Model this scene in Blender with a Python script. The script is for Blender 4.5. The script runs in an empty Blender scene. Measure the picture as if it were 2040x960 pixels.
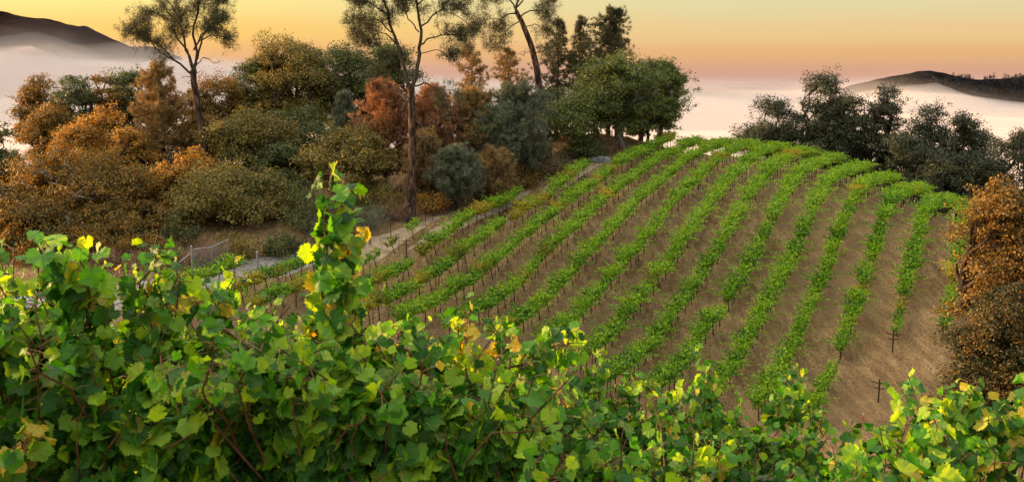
import bpy, math, random
import numpy as np
C = bpy.context.scene
COL = C.collection
PI = math.pi
# ------------------------------------------------------------------ camera
F_PX, HORIZON = 1983.0, 130.0            # focal length and horizon line in a 2040 x 960 frame
PITCH = math.atan((480 - HORIZON) / F_PX)
cam_d = bpy.data.cameras.new('camera')
cam = bpy.data.objects.new('camera', cam_d); COL.objects.link(cam)
cam_d.sensor_width = 36.0; cam_d.lens = F_PX / 2040 * 36
cam.rotation_euler = (PI/2 - PITCH, 0, 0)
cam_d.clip_start = 0.05; cam_d.clip_end = 40000
cam_d.dof.use_dof = True; cam_d.dof.focus_distance = 45; cam_d.dof.aperture_fstop = 9
C.camera = cam
# ------------------------------------------------------------------ sky, sun, exposure
SUN_AZ, SUN_EL = math.radians(-68), math.radians(5.5)      # azimuth from +Y towards +X
W = bpy.data.worlds.new('World'); C.world = W; W.use_nodes = True
wt = W.node_tree; wt.nodes.clear(); wl = wt.links.new
def WN(t, **k):
    n = wt.nodes.new(t)
    for a, b in k.items(): setattr(n, a, b)
    return n
def wm(op, a, b=None):
    n = WN('ShaderNodeMath', operation=op)
    for i, v in enumerate((a, b)):
        if v is None: continue
        if isinstance(v, (int, float)): n.inputs[i].default_value = v
        else: wl(v, n.inputs[i])
    return n.outputs[0]
def ramp(nt, stops, mode='LINEAR'):
    r = nt.nodes.new('ShaderNodeValToRGB'); r.color_ramp.interpolation = mode
    e = r.color_ramp.elements
    while len(e) < len(stops): e.new(0.5)
    for i, (p, c) in enumerate(stops):
        e[i].position = p; e[i].color = (*c, 1)
    return r
def srgb(r, g, b):
    f = lambda v: (v/255/12.92 if v <= 10 else ((v/255+.055)/1.055)**2.4)
    return (f(r), f(g), f(b))
sky = WN('ShaderNodeTexSky', sky_type='NISHITA', sun_disc=False)
sky.sun_elevation = SUN_EL; sky.sun_rotation = SUN_AZ
sky.altitude = 400; sky.air_density = 1.0; sky.dust_density = 2.0; sky.ozone_density = 1.0
tc = WN('ShaderNodeTexCoord'); sx = WN('ShaderNodeSeparateXYZ'); wl(tc.outputs['Generated'], sx.inputs[0])
el = wm('MULTIPLY', wm('ARCSINE', sx.outputs[2]), 180/PI)             # elevation in degrees
az = wm('MULTIPLY', wm('ARCTAN2', sx.outputs[0], sx.outputs[1]), 180/PI)
tpos = wm('DIVIDE', wm('ADD', el, 4), 14)                             # -4..10 degrees
P = lambda e: (e+4)/14
left = ramp(wt, [(P(-2.5), srgb(208,180,176)), (P(-.4), srgb(222,178,162)), (P(.7), srgb(242,182,122)), (P(1.8), srgb(252,200,104)), (P(3.5), srgb(252,224,134)), (P(10), srgb(226,222,196))], 'EASE')
right = ramp(wt, [(P(-2.5), srgb(212,192,196)), (P(-1.1), srgb(222,186,178)), (P(-.35), srgb(226,172,144)), (P(.6), srgb(238,184,132)), (P(1.6), srgb(240,202,146)), (P(3.4), srgb(230,214,164)), (P(10), srgb(214,216,208))], 'EASE')
for r in (left, right): wl(tpos, r.inputs[0])
mx = WN('ShaderNodeMix', data_type='RGBA'); 
azf = WN('ShaderNodeMapRange'); wl(az, azf.inputs[0]); azf.inputs[1].default_value = -22; azf.inputs[2].default_value = 14
azf.interpolation_type = 'SMOOTHSTEP'
wl(azf.outputs[0], mx.inputs[0]); wl(left.outputs[0], mx.inputs[6]); wl(right.outputs[0], mx.inputs[7])
up = WN('ShaderNodeMapRange'); wl(el, up.inputs[0]); up.inputs[1].default_value = 9; up.inputs[2].default_value = 45; up.interpolation_type = 'SMOOTHSTEP'
mx2 = WN('ShaderNodeMix', data_type='RGBA'); wl(up.outputs[0], mx2.inputs[0]); wl(mx.outputs[2], mx2.inputs[6])
dt = WN('ShaderNodeVectorMath', operation='DOT_PRODUCT'); wl(tc.outputs['Generated'], dt.inputs[0])
dt.inputs[1].default_value = (math.sin(SUN_AZ), math.cos(SUN_AZ), .15)
dome = ramp(wt, [(.0, (.62, .70, .82)), (.4, (1.05, 1.08, 1.10)), (.7, (2.8, 2.6, 2.2)), (1.0, (5.0, 3.9, 2.6))]); wl(wm('MULTIPLY', wm('ADD', dt.outputs['Value'], 1), .5), dome.inputs[0])
wl(dome.outputs[0], mx2.inputs[7])
b1 = WN('ShaderNodeBackground'); wl(sky.outputs[0], b1.inputs[0]); b1.inputs[1].default_value = 0.023
b2 = WN('ShaderNodeBackground'); wl(mx2.outputs[2], b2.inputs[0]); b2.inputs[1].default_value = 0.41
ad = WN('ShaderNodeAddShader'); wl(b1.outputs[0], ad.inputs[0]); wl(b2.outputs[0], ad.inputs[1])
wo = WN('ShaderNodeOutputWorld'); wl(ad.outputs[0], wo.inputs[0])
sl = bpy.data.lights.new('sun', 'SUN'); sun = bpy.data.objects.new('sun', sl); COL.objects.link(sun)
sl.energy = 5.0; sl.angle = math.radians(0.8); sl.color = (1.0, 0.60, 0.25)
sd = np.array([math.sin(SUN_AZ)*math.cos(SUN_EL), math.cos(SUN_AZ)*math.cos(SUN_EL), math.sin(SUN_EL)])
from mathutils import Vector
sun.rotation_euler = Vector(sd).to_track_quat('Z', 'Y').to_euler()
C.view_settings.view_transform = 'Standard'; C.view_settings.look = 'None'
C.view_settings.exposure = 1.08; C.view_settings.gamma = 1.0; C.view_settings.use_curve_mapping = False
C.cycles.max_bounces = 8; C.cycles.diffuse_bounces = 2; C.cycles.glossy_bounces = 2
C.cycles.transmission_bounces = 4; C.cycles.volume_bounces = 5; C.cycles.transparent_max_bounces = 6
C.cycles.use_denoising = True

# ------------------------------------------------------------------ geometry helpers
cp, sp = math.cos(PITCH), math.sin(PITCH)
def ray(px, py):
    X = (px-1020)/F_PX; Y = -(py-480)/F_PX
    return np.array([X, cp + Y*sp, -sp + Y*cp])
def proj(p):
    p = np.asarray(p, float); d = p[..., 1]*cp - p[..., 2]*sp
    return np.stack([1020 + F_PX*p[..., 0]/d, 480 - F_PX*(p[..., 1]*sp + p[..., 2]*cp)/d], -1)
def at(px, py, dist):                        # point on the line of sight whose depth along +Y is dist
    r = ray(px, py); return r*(dist/r[1])
TH = math.radians(28); SPACING = 2.74; ROW0 = 15.5
RD = np.array([math.sin(TH), math.cos(TH)]); RN = np.array([math.cos(TH), -math.sin(TH)])
def row_xy(k, u): return RD*u + RN*(SPACING*(k-ROW0))
ROWS = {1:[(850,500),(1000,404),(775,560)],2:[(925,500),(1075,402),(1150,340),(860,545)],3:[(1005,500),(1122,405),(1200,355),(900,570),(1290,302)],
4:[(1093,500),(1197,400),(1003,600),(1275,340),(1340,310)],5:[(1175,500),(1268,400),(1084,600),(1316,359),(1380,305)],6:[(1268,500),(1344,400),(1172,600),(1425,325),(1462,300)],
7:[(1348,500),(1423,400),(1266,600),(1215,662),(1169,700),(1462,353),(1494,318),(1525,299)],8:[(1428,500),(1484,400),(1360,600),(1300,700),(1531,344),(1575,313)],
9:[(1509,500),(1556,400),(1447,600),(1394,656),(1370,700),(1587,350),(1625,328)],10:[(1588,500),(1630,400),(1534,600),(1500,662),(1465,718),(1662,355),(1697,342)],
11:[(1658,500),(1693,405),(1612,600),(1581,687),(1706,381),(1744,360)],12:[(1743,500),(1785,402),(1712,600),(1666,719),(1809,381)],
13:[(1821,500),(1856,410),(1796,600),(1775,670),(1871,400)],14:[(1915,500),(1924,420),(1893,600)]}
SP_H = 1.25
ctl = []
n3 = np.array([RN[0], RN[1], 0])
for k, pts in ROWS.items():
    for px, py in pts:
        d = ray(px, py); t = SPACING*(k-ROW0)/(d@n3); p = d*t; p[2] -= SP_H
        ctl.append((*p, 0.5))
for k, u, z in [(0,40,-15.8),(0,50,-15.7),(0,58,-15.0),(-1,42,-15.6),(-1,55,-15.0),(-2,50,-14.7),
                (3,104,-9.6),(5,106,-10.0),(7,108,-10.6),(9,106,-11.4),(11,103,-12.4),(13,98,-13.6),(14,88,-13.2),(15,88,-14.0),
                (5,120,-15.5),(9,120,-17),(13,112,-18),(16,100,-18),(3,52,-16.6),(6,50,-17.8),(10,50,-19),(13,50,-18.6),(15,55,-17),(16,70,-13.4),(17,62,-16.5),(18,80,-14.6)]:
    x, y = row_xy(k, u); ctl.append((x, y, z, .6))
for q in [(0,-30,1.0),(0,0,-2.5),(-4,4,-2.85),(0,4,-3.0),(3,5,-3.7),(-6,9,-3.9),(0,9,-4.6),(6,9,-5.2),(-25,0,-2.2),(25,0,-5),(-20,20,-7.6),(0,20,-8.6),(20,20,-10.2),
          (-20,40,-13.2),(0,38,-14.8),(18,38,-17.2),(34,40,-18.8),(45,20,-13),(-45,20,-8),(-45,45,-13.4),(-20.5,68,-14.1),(-33,62,-14.6),(-26,64,-14.3),(-12,70,-14.2),
          (-8,78.5,-12.2),(-40,80,-13.6),(-60,100,-14),(-60,80,-14),(-30,100,-11.8),(-12,98,-10.0),(0,97,-9.2),(11,101,-8.3),(5,107,-7.3),(14,108,-7.8),(-10,112,-9),(-40,120,-14),(-75,60,-14.5),
          (0,135,-13),(20,130,-13),(-60,145,-24),(45,120,-18),(60,100,-18),(70,75,-19),(60,50,-19),(70,30,-17)]:
    ctl.append((*q, .8))
ctl = np.array(ctl)
CX, CZ, CW = ctl[:, :2]/50, ctl[:, 2], ctl[:, 3]
def tps(r): return np.where(r > 1e-9, r*r*np.log(np.maximum(r, 1e-9)), 0.0)
_n = len(CX); _K = tps(np.linalg.norm(CX[:, None]-CX[None], axis=2)) + np.diag(CW*0.012)
_A = np.zeros((_n+3, _n+3)); _A[:_n, :_n] = _K; _A[:_n, _n] = 1; _A[:_n, _n+1:] = CX; _A[_n, :_n] = 1; _A[_n+1:, :_n] = CX.T
_sol = np.linalg.solve(_A, np.r_[CZ, 0, 0, 0])
def smooth(a, b, x): t = np.clip((x-a)/(b-a), 0, 1); return t*t*(3-2*t)
def gz(x, y):
    """ground height"""
    x = np.atleast_1d(np.asarray(x, float)); y = np.atleast_1d(np.asarray(y, float)); sh = x.shape
    q0 = np.stack([x.ravel(), y.ravel()], 1)
    c = np.array([0, 62.0]); off = q0 - c; r = np.linalg.norm(off/np.array([1.0, 1.15]), axis=1)
    lim = 95.0; q = c + off*np.minimum(1, lim/np.maximum(r, 1e-6))[:, None]
    z = np.empty(len(q))
    for s in range(0, len(q), 20000):
        e = q[s:s+20000]/50
        z[s:s+20000] = tps(np.linalg.norm(e[:, None]-CX[None], axis=2))@_sol[:_n] + _sol[_n] + e@_sol[_n+1:]
    far = smooth(lim-15, 420, r)
    z = z*(1-far) + (-150)*far
    return z.reshape(sh)
def g1(x, y): return float(gz(x, y)[0])
def ground_hit(px, py, t0=20, t1=200):
    """where the line of sight meets the ground"""
    d = ray(px, py); t = np.arange(t0, t1, .25); p = d[None]*t[:, None]
    w = np.where(p[:, 2] < gz(p[:, 0], p[:, 1]))[0]
    return p[w[0]] if len(w) else None

rng = np.random.default_rng(7)
def vnoise(x, y, seed=0):
    """smooth value noise in 2D, -1..1"""
    x = np.asarray(x, float); y = np.asarray(y, float)
    xi = np.floor(x).astype(np.int64); yi = np.floor(y).astype(np.int64); fx = x-xi; fy = y-yi
    fx = fx*fx*(3-2*fx); fy = fy*fy*(3-2*fy)
    def h(a, b):
        v = np.sin(a*127.1 + b*311.7 + seed*74.7)*43758.5453
        return (v-np.floor(v))*2-1
    return (h(xi, yi)*(1-fx)+h(xi+1, yi)*fx)*(1-fy) + (h(xi, yi+1)*(1-fx)+h(xi+1, yi+1)*fx)*fy
def fbm(x, y, oct=4, seed=0):
    s = 0; a = 1; t = 0
    for o in range(oct): s = s + a*vnoise(x*2**o, y*2**o, seed+o*13); t += a; a *= .5
    return s/t
def mesh(name, V, faces, mats, parent=None, smooth_=False, midx=None, uv=None):
    """link vertices and a list of face index arrays (any corner count) as ONE mesh object"""
    me = bpy.data.meshes.new(name)
    V = np.asarray(V, np.float32)
    faces = [np.asarray(f, np.int32) for f in faces if len(f)]
    lv = np.concatenate([f.ravel() for f in faces]); lens = np.concatenate([np.full(len(f), f.shape[1], np.int32) for f in faces])
    st = np.concatenate([[0], np.cumsum(lens)[:-1]]).astype(np.int32)
    me.vertices.add(len(V)); me.vertices.foreach_set('co', V.ravel())
    me.loops.add(len(lv)); me.loops.foreach_set('vertex_index', lv)
    me.polygons.add(len(lens)); me.polygons.foreach_set('loop_start', st)
    if smooth_: me.polygons.foreach_set('use_smooth', np.ones(len(lens), bool))
    if midx is not None: me.polygons.foreach_set('material_index', np.asarray(midx, np.int32))
    if uv is not None:
        l = me.uv_layers.new(name='UVMap'); l.data.foreach_set('uv', np.asarray(uv, np.float32)[lv].ravel())
    me.update(calc_edges=True)
    for m in (mats if isinstance(mats, (list, tuple)) else [mats]): me.materials.append(m)
    o = bpy.data.objects.new(name, me); COL.objects.link(o)
    if parent: o.parent = parent
    return o
def tag(o, label=None, cat=None, group=None, kind=None):
    for k, v in (('label', label), ('category', cat), ('group', group), ('kind', kind)):
        if v: o[k] = v
    return o
def thing(name, label, cat, loc=(0, 0, 0), rz=0, group=None):
    o = bpy.data.objects.new(name, None); COL.objects.link(o); o.empty_display_size = .2
    o.location = loc; o.rotation_euler = (0, 0, rz)
    return tag(o, label, cat, group)
def grid(nx, ny): 
    i = np.arange(nx*ny).reshape(ny, nx)
    return np.stack([i[:-1, :-1], i[:-1, 1:], i[1:, 1:], i[1:, :-1]], -1).reshape(-1, 4)
# ------------------------------------------------------------------ materials
def mat(name):
    m = bpy.data.materials.new(name); m.use_nodes = True; nt = m.node_tree; nt.nodes.clear()
    out = nt.nodes.new('ShaderNodeOutputMaterial'); return m, nt, out
def principled(nt, out, rough=.8, spec=.3):
    b = nt.nodes.new('ShaderNodeBsdfPrincipled'); b.inputs['Roughness'].default_value = rough
    b.inputs['Specular IOR Level'].default_value = spec; nt.links.new(b.outputs[0], out.inputs[0]); return b
def noise(nt, scale, detail=4, vec=None, rough=.55):
    n = nt.nodes.new('ShaderNodeTexNoise'); n.inputs['Scale'].default_value = scale; n.inputs['Detail'].default_value = detail
    n.inputs['Roughness'].default_value = rough
    if vec is not None: nt.links.new(vec, n.inputs['Vector'])
    return n
def objco(nt, scale=(1, 1, 1), rot=0):
    t = nt.nodes.new('ShaderNodeTexCoord'); mp = nt.nodes.new('ShaderNodeMapping'); mp.inputs['Scale'].default_value = scale
    mp.inputs['Rotation'].default_value = (0, 0, rot); nt.links.new(t.outputs['Object'], mp.inputs[0]); return mp.outputs[0]
def mixc(nt, f, a, b, mode='MIX'):
    m = nt.nodes.new('ShaderNodeMix'); m.data_type = 'RGBA'; m.blend_type = mode
    for i, v in ((0, f), (6, a), (7, b)):
        if isinstance(v, (int, float)): m.inputs[i].default_value = v
        elif isinstance(v, tuple): m.inputs[i].default_value = (*v, 1)
        else: nt.links.new(v, m.inputs[i])
    return m.outputs[2]
def bump(nt, h, strength, dist, bsdf):
    b = nt.nodes.new('ShaderNodeBump'); b.inputs['Strength'].default_value = strength; b.inputs['Distance'].default_value = dist
    nt.links.new(h, b.inputs['Height']); nt.links.new(b.outputs[0], bsdf.inputs['Normal'])
def rough_mat(name, stops, scale=3, detail=5, vscale=(1, 1, 1), rough=.85, spec=.25, bmp=(.5, .05), rot=0):
    m, nt, out = mat(name); b = principled(nt, out, rough, spec)
    n = noise(nt, scale, detail, objco(nt, vscale, rot)); r = ramp(nt, stops); nt.links.new(n.outputs[0], r.inputs[0])
    nt.links.new(r.outputs[0], b.inputs['Base Color'])
    if bmp: bump(nt, n.outputs[0], bmp[0], bmp[1], b)
    return m
def leaf_mat(name, stops, trans=.35, tint=(1.3, 1.15, .5), rough=.55, spec=.35, clump=.35, objvar=0.0, yellow=None):
    """leaf colours vary from leaf to leaf and from clump to clump"""
    m, nt, out = mat(name); L = nt.links.new
    g = nt.nodes.new('ShaderNodeNewGeometry'); oi = nt.nodes.new('ShaderNodeObjectInfo')
    n = noise(nt, .55, 3, objco(nt))
    a = nt.nodes.new('ShaderNodeMath'); a.operation = 'MULTIPLY_ADD'; L(n.outputs[0], a.inputs[0]); a.inputs[1].default_value = clump*2; 
    b_ = nt.nodes.new('ShaderNodeMath'); b_.operation = 'MULTIPLY_ADD'; L(g.outputs['Random Per Island'], b_.inputs[0]); b_.inputs[1].default_value = 1-clump; b_.inputs[2].default_value = -clump*.5
    L(b_.outputs[0], a.inputs[2])
    fac = a.outputs[0]
    if objvar:
        c_ = nt.nodes.new('ShaderNodeMath'); c_.operation = 'MULTIPLY_ADD'; L(oi.outputs['Random'], c_.inputs[0]); c_.inputs[1].default_value = objvar; c_.inputs[2].default_value = -objvar/2
        d_ = nt.nodes.new('ShaderNodeMath'); L(fac, d_.inputs[0]); L(c_.outputs[0], d_.inputs[1]); fac = d_.outputs[0]
    r = ramp(nt, stops); L(fac, r.inputs[0])
    p = nt.nodes.new('ShaderNodeBsdfPrincipled'); p.inputs['Roughness'].default_value = rough; p.inputs['Specular IOR Level'].default_value = spec
    L(r.outputs[0], p.inputs['Base Color'])
    t = nt.nodes.new('ShaderNodeBsdfTranslucent'); L(mixc(nt, 1.0, r.outputs[0], tint, 'MULTIPLY'), t.inputs[0])
    s = nt.nodes.new('ShaderNodeMixShader'); s.inputs[0].default_value = trans; L(p.outputs[0], s.inputs[1]); L(t.outputs[0], s.inputs[2]); L(s.outputs[0], out.inputs[0])
    return m
# ------------------------------------------------------------------ the ground, one sheet to the horizon
m_ground, nt, out = mat('dry_soil'); b = principled(nt, out, .95, .1); L = nt.links.new
geo = nt.nodes.new('ShaderNodeNewGeometry')
v_fine = objco(nt); v_row = objco(nt, (1, .12, 1), TH)        # streaks that run along the rows
n1 = noise(nt, .25, 5, v_fine); n2 = noise(nt, 2.2, 5, v_row, .65); n3_ = noise(nt, 9, 6, v_fine, .7)
r1 = ramp(nt, [(.32, (.150, .094, .048)), (.5, (.305, .202, .098)), (.66, (.49, .345, .18))]); L(n2.outputs[0], r1.inputs[0])
r2 = ramp(nt, [(.36, (.125, .080, .044)), (.62, (.35, .25, .138))]); L(n1.outputs[0], r2.inputs[0])
c1 = mixc(nt, .4, r1.outputs[0], r2.outputs[0])
r3 = ramp(nt, [(.42, (.55, .5, .45)), (.55, (1, 1, 1)), (.68, (1.35, 1.3, 1.2))]); L(n3_.outputs[0], r3.inputs[0])
c2 = mixc(nt, 1.0, c1, r3.outputs[0], 'MULTIPLY')
# dry straw and leaf litter beyond the rows, by world position: grass tone where the big noise says so
n4 = noise(nt, .06, 3, v_fine); r4 = ramp(nt, [(.5, (0, 0, 0)), (.62, (1, 1, 1))]); L(n4.outputs[0], r4.inputs[0])
c3 = mixc(nt, r4.outputs[0], c2, mixc(nt, .5, c2, (.26, .185, .10)))
vor = nt.nodes.new('ShaderNodeTexVoronoi'); vor.inputs['Scale'].default_value = 4.5; L(v_fine, vor.inputs['Vector'])
r5 = ramp(nt, [(.05, (1, 1, 1)), (.09, (0, 0, 0))]); L(vor.outputs['Distance'], r5.inputs[0])
c4 = mixc(nt, r5.outputs[0], c3, (.36, .29, .22))
L(c4, b.inputs['Base Color']); 
hsum = nt.nodes.new('ShaderNodeMath'); L(n3_.outputs[0], hsum.inputs[0]); L(n2.outputs[0], hsum.inputs[1]); bump(nt, hsum.outputs[0], .9, .12, b)
def axis(lo, hi, fine, a, b_, grow=1.22):
    mid = list(np.arange(a, b_+1e-6, fine)); st = fine
    while mid[-1] < hi: st *= grow; mid.append(mid[-1]+st)
    st = fine
    while mid[0] > lo: st *= grow; mid.insert(0, mid[0]-st)
    return np.array(mid)
gx = axis(-9000, 9000, .6, -70, 72); gy = axis(-3000, 4600, .6, -6, 128)
XX, YY = np.meshgrid(gx, gy); ZZ = gz(XX, YY)
uu = XX*RD[0]+YY*RD[1]; kk = (XX*RN[0]+YY*RN[1])/SPACING+ROW0
inrow = smooth(50, 56, uu)*(1-smooth(100, 106, uu))*smooth(-1.5, .5, kk)*(1-smooth(14.4, 15.2, kk))
ph = (kk-np.round(kk))                                   # vines stand on a low berm, tyres wear two lanes between
ZZ += inrow*(.22*np.exp(-(ph/.13)**2) - .05*np.exp(-((np.abs(ph)-.32)/.06)**2))
near = np.exp(-((XX/90)**2+((YY-60)/90)**2))
ZZ += near*(.10*fbm(XX/3, YY/3, 3, 3) + .05*fbm(XX*.9, YY*.9, 2, 9))*(1-.5*inrow)
g_ = mesh('ground', np.stack([XX, YY, ZZ], -1).reshape(-1, 3), [grid(len(gx), len(gy))], m_ground, smooth_=True); tag(g_, kind='structure')
# ------------------------------------------------------------------ far hills
def hill(name, ridge, D, depth, stops, scale, base=-150, seed=1, nx=260, ny=90, rough=5):
    px = np.array([r[0] for r in ridge], float); py = np.array([r[1] for r in ridge], float)
    xs = np.linspace(px[0], px[-1], nx); zr = (HORIZON-np.interp(xs, px, py))/F_PX*D; wx = (xs-1020)/F_PX*D
    zr = zr + 0.012*depth*fbm(wx/(depth*.12), wx*0, 3, seed)
    v = np.linspace(-1, 1.2, ny); X, V = np.meshgrid(wx, v); Z0 = np.broadcast_to(zr, X.shape)
    Y = D + V*depth
    prof = np.where(V < 0, np.clip(1-np.abs(V)**1.25, 0, 1), np.clip(1-(V/1.2)**1.6, 0, 1))
    Z = base + (Z0-base)*prof
    sp_ = np.abs(fbm(X/(depth*.32)+V*.6, V*.8, 4, seed+5))*(-.28)*(Z0-base)*np.clip(4*np.abs(V)*(1-np.abs(V)), 0, 1)
    Z = Z + sp_ + rough*fbm(X/(depth*.03), Y/(depth*.03), 3, seed+9)*.5*np.clip(np.abs(V)*6, 0.15, 1)
    m = rough_mat(name+'_scrub', stops, scale, 6, rough=1.0, spec=0.0, bmp=(1.0, 6))
    o = mesh(name, np.stack([X, Y, Z], -1).reshape(-1, 3), [grid(nx, ny)], m, smooth_=True); tag(o, kind='structure'); return o
hill('hill', [(-700, -40), (-300, -25), (-80, 2), (0, 17), (45, 31), (100, 37), (160, 50), (210, 72), (262, 94), (330, 122), (420, 170), (520, 220)], 1800, 620,
     [(.35, (.008, .004, .004)), (.55, (.016, .009, .008)), (.7, (.032, .018, .013))], .03, seed=3)
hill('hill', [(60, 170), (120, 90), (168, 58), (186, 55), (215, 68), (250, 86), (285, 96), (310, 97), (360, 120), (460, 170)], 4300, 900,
     [(.35, (.018, .016, .028)), (.65, (.03, .026, .04))], .012, seed=8)  # blue of distant haze is put into this ridge's colour
hill('hill', [(1560, 235), (1640, 190), (1690, 166), (1740, 155), (1790, 149), (1815, 141), (1840, 138), (1870, 146), (1905, 154), (1950, 156), (2000, 152), (2060, 146), (2180, 130), (2400, 120), (2700, 150)], 1250, 330,
     [(.35, (.006, .006, .009)), (.55, (.013, .012, .014)), (.7, (.032, .022, .017))], .05, seed=14, rough=9)
# ------------------------------------------------------------------ fog that fills the valley
def fog(name, top, dens, x0, x1, y0, y1, n=150, bottom=-149.0, col=(.85, .77, .755), seed=0, amp=10, y_pow=1.6):
    xs = np.linspace(x0, x1, n); ys = y0 + (y1-y0)*np.linspace(0, 1, n+40)**y_pow
    X, Y = np.meshgrid(xs, ys); nx, ny = len(xs), len(ys)
    Z = top + amp*1.7*fbm(X/170, Y/280, 4, seed//20)*np.clip((Y-160)/300, .0, 1) + 70*(1+.05*(seed//20))*np.exp(-((X+850)/620)**2-((Y-1380)/360)**2)*(1+1.1*fbm(X/120, Y/120, 4, 2+seed//20))
    Z += 26*np.exp(-((X-395)/120)**2-((Y-1050)/150)**2)*(1+.8*fbm(X/60, Y/60, 3, 3+seed//20)) - 8*np.exp(-((X-640)/130)**2-((Y-1000)/220)**2)
    V = np.stack([X, Y, Z], -1).reshape(-1, 3); B = V.copy(); B[:, 2] = bottom; N = len(V)
    F = grid(nx, ny); i = np.arange(N).reshape(ny, nx)
    loop = np.concatenate([i[0, :-1], i[:-1, -1], i[-1, ::-1][:-1], i[::-1, 0][:-1]]); nxt = np.roll(loop, -1)
    side = np.stack([loop, loop+N, nxt+N, nxt], -1)
    m, nt, out = mat('valley_fog'); pv = nt.nodes.new('ShaderNodeVolumePrincipled'); pv.inputs['Density'].default_value = dens
    pv.inputs['Color'].default_value = (*col, 1); pv.inputs['Anisotropy'].default_value = .0; nt.links.new(pv.outputs[0], out.inputs['Volume'])
    o = mesh(name, np.concatenate([V, B]), [F, F[:, ::-1]+N, side[:, ::-1]], m, smooth_=True); tag(o, kind='stuff'); return o
fog('fog_bank', -47, .014, -5200, 5200, 170, 1250, seed=4)
fog('fog_bank', -44, .0030, -5250, 5250, 215, 1500, seed=21, bottom=-148.6, amp=13)
fog('fog_bank', -42, .0008, -5300, 5300, 420, 1700, seed=33, bottom=-148.2, amp=13)
fog('fog_bank', -39, .0004, -5350, 5350, 600, 1900, seed=43, bottom=-147.8, amp=12)
fog('fog_bank', -36, .00022, -5400, 5400, 700, 2100, seed=53, bottom=-147.4, amp=12)
fog('fog_bank', -32, .00012, -5450, 5450, 800, 2300, seed=63, bottom=-147.0, amp=10)
# ------------------------------------------------------------------ builders for plants
def unit(v): return v/np.maximum(np.linalg.norm(v, axis=-1, keepdims=True), 1e-9)
def rvec(n, g): return unit(g.normal(size=(n, 3)))
class Acc:
    """collects vertices and faces of one mesh"""
    def __init__(s): s.v = []; s.f = {}; s.n = 0; s.uv = []; s.m = []
    def add(s, V, F, uv=None, m=0):
        F = np.asarray(F); s.f.setdefault(F.shape[1], []).append((F+s.n, m)); s.v.append(np.asarray(V, float)); s.n += len(V)
        s.uv.append(np.zeros((len(V), 2)) if uv is None else uv)
    def tube(s, pts, rad, sides=5, cap=True):
        pts = np.asarray(pts, float); n = len(pts); rad = np.broadcast_to(np.asarray(rad, float), (n,))
        t = unit(np.gradient(pts, axis=0)); ref = np.array([0.31, .17, .93]) if abs(unit(pts[-1]-pts[0])[2]) < .8 else np.array([.9, .3, .1])
        a = unit(np.cross(t, ref)); b = np.cross(t, a); ang = np.arange(sides)*2*PI/sides
        V = pts[:, None] + rad[:, None, None]*(np.cos(ang)[None, :, None]*a[:, None] + np.sin(ang)[None, :, None]*b[:, None])
        i = np.arange(n*sides).reshape(n, sides); j = np.roll(i, -1, 1)
        s.add(V.reshape(-1, 3), np.stack([i[:-1], j[:-1], j[1:], i[1:]], -1).reshape(-1, 4))
    def leaves(s, c, a, b, ln, wd, m=0):
        """diamond leaves at c, long axis a, cross axis b"""
        n = len(c); ln = np.broadcast_to(ln, (n,))[:, None]/2; wd = np.broadcast_to(wd, (n,))[:, None]/2
        V = np.stack([c-a*ln, c+b*wd-a*ln*.15, c+a*ln, c-b*wd-a*ln*.15], 1).reshape(-1, 3)
        s.add(V, np.arange(4*n).reshape(-1, 4), None, m)
    def blades(s, c, d, ln, wd, g, m=0):
        """thin needles from c along d"""
        n = len(c); w = unit(np.cross(d, rvec(n, g)))*np.broadcast_to(wd, (n,))[:, None]/2; e = c + d*np.broadcast_to(ln, (n,))[:, None]
        V = np.stack([c-w, c+w, e], 1).reshape(-1, 3); s.add(V, np.arange(3*n).reshape(-1, 3), None, m)
    def build(s, name, mats, parent=None, smooth_=False, loc=None, uv=False):
        V = np.concatenate(s.v); fs = []; mi = []
        for k in s.f:
            for F, m in s.f[k]: fs.append(F); mi.append(np.full(len(F), m))
        if loc is not None: V = V - np.asarray(loc)
        return mesh(name, V, fs, mats, parent, smooth_, np.concatenate(mi) if isinstance(mats, (list, tuple)) else None, np.concatenate(s.uv) if uv else None)
def curve(p0, p1, n, wob, g, sag=0.0):
    t = np.linspace(0, 1, n)[:, None]; p = np.asarray(p0)*(1-t)+np.asarray(p1)*t
    L_ = np.linalg.norm(np.asarray(p1)-np.asarray(p0)); k = g.normal(size=(n, 3))*wob*L_; k[0] = 0; k[-1] = 0
    k[1:-1] = (k[1:-1]+np.roll(k, 1, 0)[1:-1])/1.5
    p = p + k; p[:, 2] += sag*L_*np.sin(t[:, 0]*PI); return p
bark_grey = rough_mat('grey_bark', [(.35, (.045, .04, .036)), (.5, (.13, .12, .11)), (.62, (.30, .29, .27))], 3.5, 6, (1, 1, .4), .9, .2, (.8, .05))
bark_dark = rough_mat('dark_bark', [(.35, (.02, .015, .012)), (.5, (.05, .036, .028)), (.65, (.11, .08, .06))], 6, 6, (1, 1, .25), .9, .2, (1, .06))
bark_pine = rough_mat('pine_bark', [(.38, (.018, .012, .010)), (.5, (.060, .036, .026)), (.62, (.17, .10, .07))], 5, 6, (1, 1, .3), .9, .2, (1, .08))
bark_limb = rough_mat('twig_bark', [(.35, (.03, .022, .017)), (.6, (.10, .075, .055))], 6, 4, (1, 1, .3), .9, .2, None)
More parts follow.
